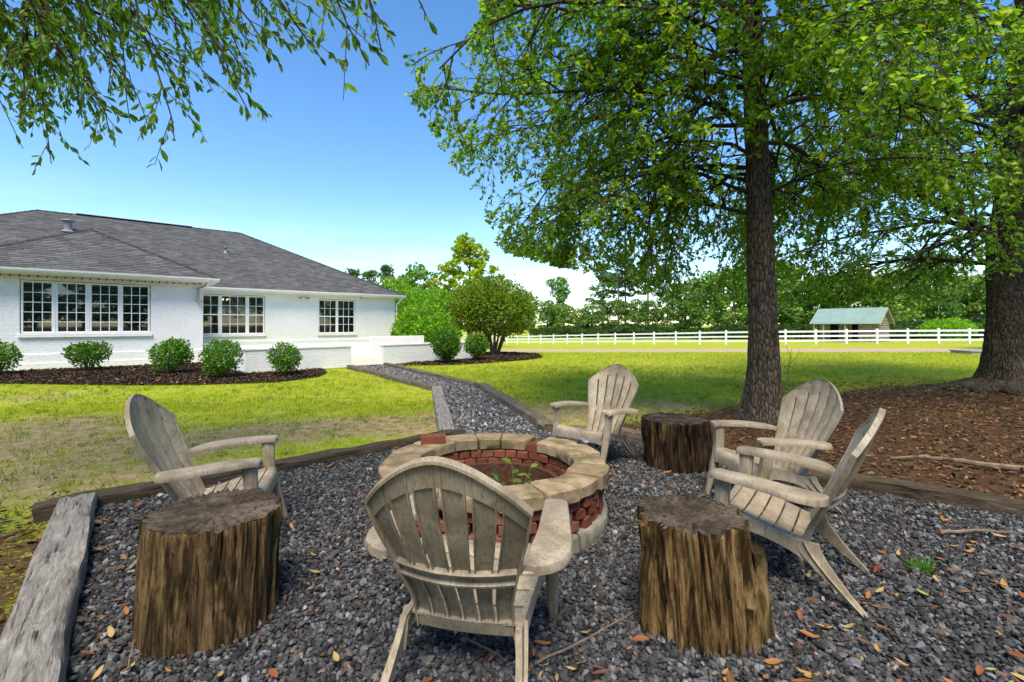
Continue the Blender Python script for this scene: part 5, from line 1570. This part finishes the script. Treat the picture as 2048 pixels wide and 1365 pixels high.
# ------------------------------------------------------------------ mulch beds
BED_L = [(-17.2, 8.2), (-14.5, 10.0), (-12.1, 11.1), (-9.5, 10.9), (-7.2, 10.85), (-5.7, 11.35), (-5.15, 12.5), (-5.35, 13.6), (-5.95, 14.75), (-7.45, 13.25), (-10.75, 17.35), (-16.7, 12.4)]
BED_R = [(-4.2, 15.95), (-3.4, 16.2), (-2.2, 16.2), (-.9, 17.2), (.6, 18.6), (1.35, 20.2), (1.15, 22.4), (-.4, 23.6), (-2.0, 22.8), (-3.1, 18.1)]
def bed(name, poly, n, seed):
    xs = [p[0] for p in poly]; ys_ = [p[1] for p in poly]
    sheet(name, poly, .03, M['mulch'])
    x = rng.uniform(min(xs), max(xs), n * 3); y = rng.uniform(min(ys_), max(ys_), n * 3); ok = inside(poly, x, y); x, y = x[ok][:n], y[ok][:n]; m = len(x)
    P = np.stack([x, y, np.full(m, .034) + rng.uniform(0, .025, m)], -1); D = rng.normal(size=(m, 3)) * np.array([1, 1, .35]); N = rng.normal(0, .35, (m, 3)) + np.array([0, 0, 1])
    o = leaf_obj('mulch', P, D, N, rng.uniform(.02, .06, m), palette(m, [(.02, .013, .009), (.05, .03, .02), (.10, .06, .035), (.24, .14, .07)], .25, [.4, .35, .2, .05]), 'clump', M['chip'])
    tag(o, 'dark brown bark chips scattered over the ' + ('shrub bed before the house' if seed == 0 else 'curved bed under the globe shrub'), 'mulch', kind='stuff')
bed('mulch_bed', BED_L, 26000, 0); bed('mulch_bed', BED_R, 13000, 1)

# ------------------------------------------------------------------ crushed stone
def ico():
    t_ = (1 + sqrt(5)) / 2
    v = np.array([(-1, t_, 0), (1, t_, 0), (-1, -t_, 0), (1, -t_, 0), (0, -1, t_), (0, 1, t_), (0, -1, -t_), (0, 1, -t_), (t_, 0, -1), (t_, 0, 1), (-t_, 0, -1), (-t_, 0, 1)])
    f = np.array([(0, 11, 5), (0, 5, 1), (0, 1, 7), (0, 7, 10), (0, 10, 11), (1, 5, 9), (5, 11, 4), (11, 10, 2), (10, 7, 6), (7, 1, 8), (3, 9, 4), (3, 4, 2), (3, 2, 6), (3, 6, 8), (3, 8, 9), (4, 9, 5), (2, 4, 11), (6, 2, 10), (8, 6, 7), (9, 8, 1)])
    return unit(v), f
def pebbles(x, y, size, z0, tone=1.0):
    n = len(x); V0, F0 = ico()
    V = V0[None] * (1 + rng.uniform(-.28, .22, (n, 12, 1))) + rng.normal(0, .07, (n, 12, 3))
    V *= rng.uniform(.6, 1.25, (n, 1, 3)) * np.array([1.1, 1.0, .68])
    q = rng.normal(size=(n, 4)) * np.array([1, .45, .45, 1]); q = q / np.linalg.norm(q, axis=1, keepdims=True); w, a, b, c = q.T
    Rm = np.stack([np.stack([1 - 2 * (b * b + c * c), 2 * (a * b - c * w), 2 * (a * c + b * w)], -1), np.stack([2 * (a * b + c * w), 1 - 2 * (a * a + c * c), 2 * (b * c - a * w)], -1), np.stack([2 * (a * c - b * w), 2 * (b * c + a * w), 1 - 2 * (a * a + b * b)], -1)], 1)
    V = np.einsum('nij,nkj->nki', Rm, V) * (size[:, None, None] * .5)
    V += np.stack([x, y, z0], -1)[:, None, :]
    g = (rng.gamma(1.5, .042, n) + .012) * tone; col = np.stack([g * 1.04, g * 1.0, g * .97], -1) * (1 + rng.normal(0, .022, (n, 3)))
    k = rng.random(n); col[k < .07] = col[k < .07] * np.array([1.5, 1.05, .7]); col[k > .985] = .20 * (1 + rng.normal(0, .2, ((k > .985).sum(), 1)))
    Fa = (np.arange(n)[:, None, None] * 12 + F0[None]).reshape(-1, 3)
    return np_mesh('gravel', V.reshape(-1, 3), Fa, M['pebble'], np.repeat(np.clip(col, .01, .6), 12, axis=0))
def grid_pts(x0, x1, y0, y1, step):
    a = np.arange(x0, x1, step); b = np.arange(y0, y1, step); X, Y = np.meshgrid(a, b); X = X.ravel() + rng.uniform(-.55, .55, X.size) * step; Y = Y.ravel() + rng.uniform(-.55, .55, Y.size) * step
    return X, Y
X, Y = grid_pts(-3.5, 5.4, 1.2, 6.1, .0235); ok = inside(GRAVEL, X, Y) & (np.hypot(X - PIT.x, Y - PIT.y) > .80) & (np.abs(X) < 1.16 * Y + .35); X, Y = X[ok], Y[ok]
sz = .015 + rng.gamma(2.2, .0052, len(X)); sz = np.minimum(sz, .048); o = link('gravel', pebbles(X, Y, sz, .018 + sz * .18 + rng.uniform(0, .008, len(X)), .85))
tag(o, 'dark blue grey crushed stone spread round the fire pit', 'gravel', kind='stuff'); X2, Y2 = grid_pts(-3.5, 5.6, .5, 6.1, .036); ok = inside(GRAVEL, X2, Y2) & ~((Y2 > 1.2) & (np.abs(X2) < 1.16 * Y2 + .35)); X2, Y2 = X2[ok], Y2[ok]
sz = rng.uniform(.03, .045, len(X2)); o = link('gravel', pebbles(X2, Y2, sz, .018 + sz * .15 + rng.uniform(0, .006, len(X2)), .8))
tag(o, 'grey crushed stone at the outer rim of the fire pit circle', 'gravel', kind='stuff')
X, Y = grid_pts(-5.6, .7, 5.8, 16.4, .042); ok = inside(GRAVEL, X, Y); X, Y = X[ok], Y[ok]
sz = rng.uniform(.032, .052, len(X)); o = link('gravel', pebbles(X, Y, sz, .018 + sz * .15 + rng.uniform(0, .008, len(X)), 1.7))  # path stones brightened in colour for the light that hits them
tag(o, 'grey crushed stone along the path to the house', 'gravel', kind='stuff')

# ------------------------------------------------------------------ grass
def lawn_ok(x, y):
    g = ~inside(GRAVEL, x, y) & ~inside(BED_L, x, y) & ~inside(BED_R, x, y)
    lx = (x - HC.x) * HU.x + (y - HC.y) * HU.y; ly = (x - HC.x) * HB.x + (y - HC.y) * HB.y
    g &= ~((lx < .1) & (ly > .2)) & ~(ly > 4.3)
    qx = (x - PO.x) * cos(PA) + (y - PO.y) * sin(PA); qy = -(x - PO.x) * sin(PA) + (y - PO.y) * cos(PA); g &= ~((qx > -3.3) & (qx < 6.3) & (qy > -.05))
    return g
def scatter_grass(x0, x1, y0, y1, n, ln):
    x = rng.uniform(x0, x1, n); y = rng.uniform(y0, y1, n)
    vis = np.abs(x) < 1.14 * y + .5
    nz_ = np.array([noise.noise((a * 1.7, b * 1.7, 0)) * .9 + noise.noise((a * 5, b * 5, 4)) * .5 for a, b in zip(x, y)])
    dens = 1.0 - 1.0 * np.maximum(m_bare(x, y) - .2, 0) * 1.15 - m_litter(x, y) * 1.05 - m_road(x, y) * 1.2 + .8 * nz_ - .1
    ok = vis & lawn_ok(x, y) & (rng.random(n) < dens); x, y = x[ok], y[ok]; m = len(x)
    P = np.stack([x, y, gz(x, y) - .004], -1); D = rng.normal(0, .42, (m, 3)) * np.array([1, 1, .2]) + np.array([0, 0, 1.0]); N = rng.normal(size=(m, 3)) * np.array([1, 1, .3])
    c = palette(m, [(.19, .27, .010), (.32, .40, .013), (.46, .52, .018), (.56, .52, .05), (.50, .39, .13)], .2, [.16, .28, .28, .16, .12])
    return P, D, N, ln * rng.uniform(.5, 1.4, m) * (1 + .02 * y), c
parts = [scatter_grass(-8.5, 1.5, 3.2, 8.5, 190000, .032), scatter_grass(-15, 9, 7.5, 14, 170000, .042), scatter_grass(-4, 22, 12, 24, 90000, .065)]
def clumps(x0, x1, y0, y1, n, k, ln):
    x = rng.uniform(x0, x1, n); y = rng.uniform(y0, y1, n); ok = lawn_ok(x, y) & (np.abs(x) < 1.14 * y + .5) & (m_litter(x, y) < .75) & (m_road(x, y) < .3); x, y = x[ok], y[ok]; m = len(x)
    r = rng.uniform(.02, .07, m); X = np.repeat(x, k) + rng.normal(0, 1, m * k) * np.repeat(r, k); Y = np.repeat(y, k) + rng.normal(0, 1, m * k) * np.repeat(r, k)
    P = np.stack([X, Y, gz(X, Y) - .004], -1); D = rng.normal(0, .6, (m * k, 3)) * np.array([1, 1, .2]) + np.array([0, 0, .9]); N = rng.normal(size=(m * k, 3)) * np.array([1, 1, .3])
    base = palette(m, [(.10, .19, .012), (.17, .28, .014), (.28, .37, .02), (.42, .40, .06), (.40, .30, .10)], .15, [.26, .28, .2, .14, .12])
    return P, D, N, np.repeat(ln * rng.uniform(.6, 1.5, m), k) * rng.uniform(.6, 1.2, m * k), np.repeat(base, k, axis=0)
parts += [clumps(-8.5, 6, 3.4, 9, 5200, 11, .05), clumps(-14, 11, 8.5, 16, 5200, 9, .07)]
V, Fa, C_ = [], [], []; b = 0
for P, D, N, S, c in parts:
    v, f, cc = leaf_arrays(P, D, N, S, c, 'needle'); V.append(v); Fa.append(f + b); C_.append(cc); b += len(v)
o = link('lawn_grass', np_mesh('lawn_grass', np.concatenate(V), np.concatenate(Fa), M['grass_blade'], np.concatenate(C_)))
tag(o, 'short sunlit yellow green lawn grass with bare patches', 'grass', kind='stuff')

def tuft(loc, n, h_, label, pal=((.06, .16, .015), (.10, .24, .02), (.16, .32, .03)), name='grass_tuft', cat='grass tuft', wide=.35):
    P = np.stack([rng.normal(0, .02, n), rng.normal(0, .02, n), np.zeros(n)], -1); D = rng.normal(0, wide, (n, 3)) * np.array([1, 1, .1]) + np.array([0, 0, .9]); N = rng.normal(size=(n, 3))
    V = leaf_arrays(P, D, N, h_ * rng.uniform(.5, 1.2, n), palette(n, pal, .15), 'needle')
    o = link(name, np_mesh(name, V[0], V[1], M['grass_blade'], V[2])); o.location = loc
    return tag(o, label, cat)
tuft((*at(1842, 1150)[:2], .015), 90, .10, 'feathery green grass tuft growing alone in the gravel', wide=.8)
tuft((*at(772, 930)[:2], .015), 40, .09, 'small green weed tuft at the timber behind the pit', wide=.7)
tuft((*at(1352, 1085)[:2], .015), 12, .05, 'tiny green sprig in the gravel beside the pit', wide=.9)

# weed growing inside the fire ring
wd = empty('weed_plant', PIT + Vector((.16, -.02, .05))); tag(wd, 'leafy bright green weed growing inside the fire ring', 'weed')
for k in range(9):
    a = k * 2.4; h_ = random.uniform(.16, .34); r_ = random.uniform(.05, .24)
    path = [Vector((cos(a) * r_ * u ** 1.3, sin(a) * r_ * u ** 1.3, h_ * u)) for u in np.linspace(0, 1, 6)]
    MB().tube(path, [.004 - .0004 * i for i in range(6)], 5).obj('stem', M['stem'], wd)
    T_, Fc = TEMPL['lance']
    for j in range(5):
        q = path[1 + j]; d = Vector((cos(a + random.uniform(-1.4, 1.4)), sin(a + random.uniform(-1.4, 1.4)), random.uniform(-.1, .5))).normalized(); n = Vector((random.gauss(0, .3), random.gauss(0, .3), 1)); b_ = n.cross(d).normalized(); n2 = d.cross(b_)
        c = np.array(random.choice(((.14, .32, .02), (.20, .42, .03), (.09, .24, .02)))); me = np_mesh('leaf', T_ * np.array([1, 1.7, 1]), Fc, M['leaf'], np.repeat(c[None], len(T_), 0))
        o = link('leaf', me, wd); o.matrix_basis = Matrix.Translation(q) @ Matrix((d, b_, n2)).transposed().to_4x4() @ Matrix.Scale(random.uniform(.055, .09), 4)

# ------------------------------------------------------------------ fallen leaves, litter and sticks
DRY = [(.30, .13, .035), (.24, .085, .03), (.36, .20, .06), (.15, .07, .03), (.40, .28, .10), (.19, .035, .022), (.30, .33, .06)]
lm = []
for k, c in enumerate(DRY):
    n = 7; v = []; f = []
    for i in range(n + 1):
        u = i / n; w = .17 * sin(pi * min(1, u * 1.02)) ** .8 + .004; cur = .10 * sin(pi * u) * (1 if k % 2 else -1) + .05 * sin(5 * u + k)
        v += [(u - .5, w, cur + .07), (u - .5, 0, cur), (u - .5, -w, cur + .07)]
    for i in range(n): f += [(3 * i, 3 * i + 1, 3 * i + 4, 3 * i + 3), (3 * i + 1, 3 * i + 2, 3 * i + 5, 3 * i + 4)]
    lm.append(np_mesh('fallen_leaf', np.array(v), np.array(f), M['dry_leaf'], np.repeat(np.array(c)[None], len(v), 0), smooth=True))
RL_ = random.Random(9); cnt = 0
def clear(x, y):
    if math.hypot(x - PIT.x, y - PIT.y) < .86: return False
    for sx, sy, sr in ((-1.44, 2.24, .36), (.9, 2.2, .34), (1.63, 4.62, .35)):
        if math.hypot(x - sx, y - sy) < sr: return False
    return True
GCOL = ['dry tan', 'dry red brown', 'dry ochre', 'dark brown', 'pale straw', 'dark red', 'yellow green']
while cnt < 230:
    y = 1.75 + 3.6 * RL_.random() ** 1.7; x = RL_.uniform(-1.1, 1.12) * y
    if not inside(GRAVEL, np.array([x]), np.array([y]))[0] or not clear(x, y): continue
    if RL_.random() > .35 + .65 * (x > .8) + .5 * (x < -1.5): continue
    k = RL_.choices(range(7), (5, 3, 4, 5, 3, .4, 1.2))[0]
    o = link('fallen_leaf', lm[k], None, (x, y, .052), (RL_.gauss(0, .25), RL_.gauss(0, .25), RL_.uniform(0, 6.28)), [RL_.uniform(.03, .085)] * 3)
    tag(o, GCOL[k] + ' fallen leaf lying on the dark gravel', 'leaf', GCOL[k] + ' leaves fallen on the gravel'); cnt += 1
def litter(n, fn, size, zoff=.012):
    x = rng.uniform(-4.5, 14, n); y = rng.uniform(1.6, 11.5, n); ok = (rng.random(n) < fn(x, y) ** 2) & ~inside(GRAVEL, x, y) & (np.abs(x) < 1.14 * y + .4); x, y = x[ok], y[ok]; m = len(x)
    P = np.stack([x, y, gz(x, y) + zoff + rng.uniform(0, .015, m)], -1); D = rng.normal(size=(m, 3)) * np.array([1, 1, .25]); N = rng.normal(0, .4, (m, 3)) + np.array([0, 0, 1])
    return P, D, N, size * rng.uniform(.5, 1.4, m), palette(m, [(.10, .05, .022), (.17, .085, .035), (.055, .03, .016), (.27, .16, .07), (.33, .12, .05)], .25, [.3, .25, .3, .1, .05])
n = 5200; x = rng.uniform(-3.2, 5.2, n); y = 1.6 + 4.4 * rng.random(n) ** 1.3
edge = np.minimum.reduce([np.hypot(x - cx_, y - cy_) - r_ for cx_, cy_, r_ in ((-1.43, 2.22, .29), (.89, 2.19, .26), (1.63, 4.62, .31), (PIT.x, PIT.y, .83))])
w_ = .16 + .5 * np.exp(-np.maximum(edge, 0) / .12) + .45 * smooth01(.8, 2.6, x) + .45 * smooth01(-.2, .5, -(x + .888 * y - .35))
ok = inside(GRAVEL, x, y) & (edge > .01) & (rng.random(n) < w_); x, y = x[ok], y[ok]; m = len(x)
o = leaf_obj('leaf_crumbs', np.stack([x, y, rng.uniform(.034, .05, m)], -1), rng.normal(size=(m, 3)) * np.array([1, 1, .3]), rng.normal(0, .4, (m, 3)) + np.array([0, 0, 1]), rng.uniform(.012, .045, m),
             palette(m, [(.10, .045, .02), (.19, .085, .033), (.05, .026, .014), (.30, .18, .075), (.22, .06, .03)], .25, [.3, .28, .22, .13, .07]), 'lance', M['dry_leaf'])
tag(o, 'crumbled brown leaf bits caught between the gravel stones', 'leaf litter', kind='stuff')
P, D, N, S, C_ = litter(60000, m_litter, .06)
o = leaf_obj('leaf_litter', P, D, N, S, C_, 'lance', M['dry_leaf']); tag(o, 'brown leaf litter covering the ground under the oaks', 'leaf litter', kind='stuff')
def stick(name, pts, r, label, mat='stick'):
    p0 = Vector(pts[0]); mb = MB(); n = len(pts)
    fine = []
    for i in range(n - 1):
        for k in range(5): u = k / 5; fine.append(Vector(pts[i]).lerp(Vector(pts[i + 1]), u) + Vector((random.gauss(0, r * .5), random.gauss(0, r * .5), abs(random.gauss(0, r * .25)))))
    fine.append(Vector(pts[-1])); m = len(fine)
    o = mb.tube([q - p0 for q in fine], [r * (1 - .7 * i / m) for i in range(m)], 7).obj(name, M[mat], None, smooth=True); o.location = p0
    return tag(o, label, 'stick')
def G(px, py, z): q = at(px, py); return (q.x, q.y, z)
stick('fallen_branch', [G(2070, 950, .04), G(1950, 938, .045), G(1850, 925, .05), G(1780, 922, .03)], .032, 'long grey brown fallen branch lying on leaf litter behind the right timber')
stick('fallen_stick', [G(1880, 1082, .05), G(1960, 1078, .055), G(2040, 1083, .05)], .012, 'thin brown stick on the gravel before the mossy timber')
stick('fallen_twig', [G(930, 1300, .05), G(985, 1330, .055), G(1010, 1345, .05)], .004, 'thin pale twig on gravel under the chair seen from its back')
stick('fallen_twig', [G(1075, 1350, .05), G(1180, 1300, .055), G(1275, 1240, .05)], .005, 'long thin twig on gravel between the seen from back chair and golden stump')
stick('fallen_twig', [G(255, 1365, .05), G(275, 1280, .055)], .004, 'thin straw twig on gravel between the silver timber and biggest stump')
# dead sapling by the slender oak
sp = empty('bare_sapling', G(1552, 820, 0)); sp.location = (4.55, 7.9, 0); tag(sp, 'bare thin sapling standing just behind the slender oak', 'sapling')
MB().tube([(0, 0, 0), (.05, 0, .4), (.13, .02, .75), (.16, .02, 1.0)], [.012, .009, .006, .003], 6).obj('stem', M['stick'], sp)
for k, (z, dx_) in enumerate(((.45, .12), (.6, -.10), (.75, .14), (.85, -.06))):
    x = np.interp(z, [0, .4, .75, 1], [0, .05, .13, .16]); MB().tube([(x, 0, z), (x + dx_, .02, z + .15), (x + dx_ * 1.2, .03, z + .26)], [.005, .003, .002], 5).obj('twig', M['stick'], sp)
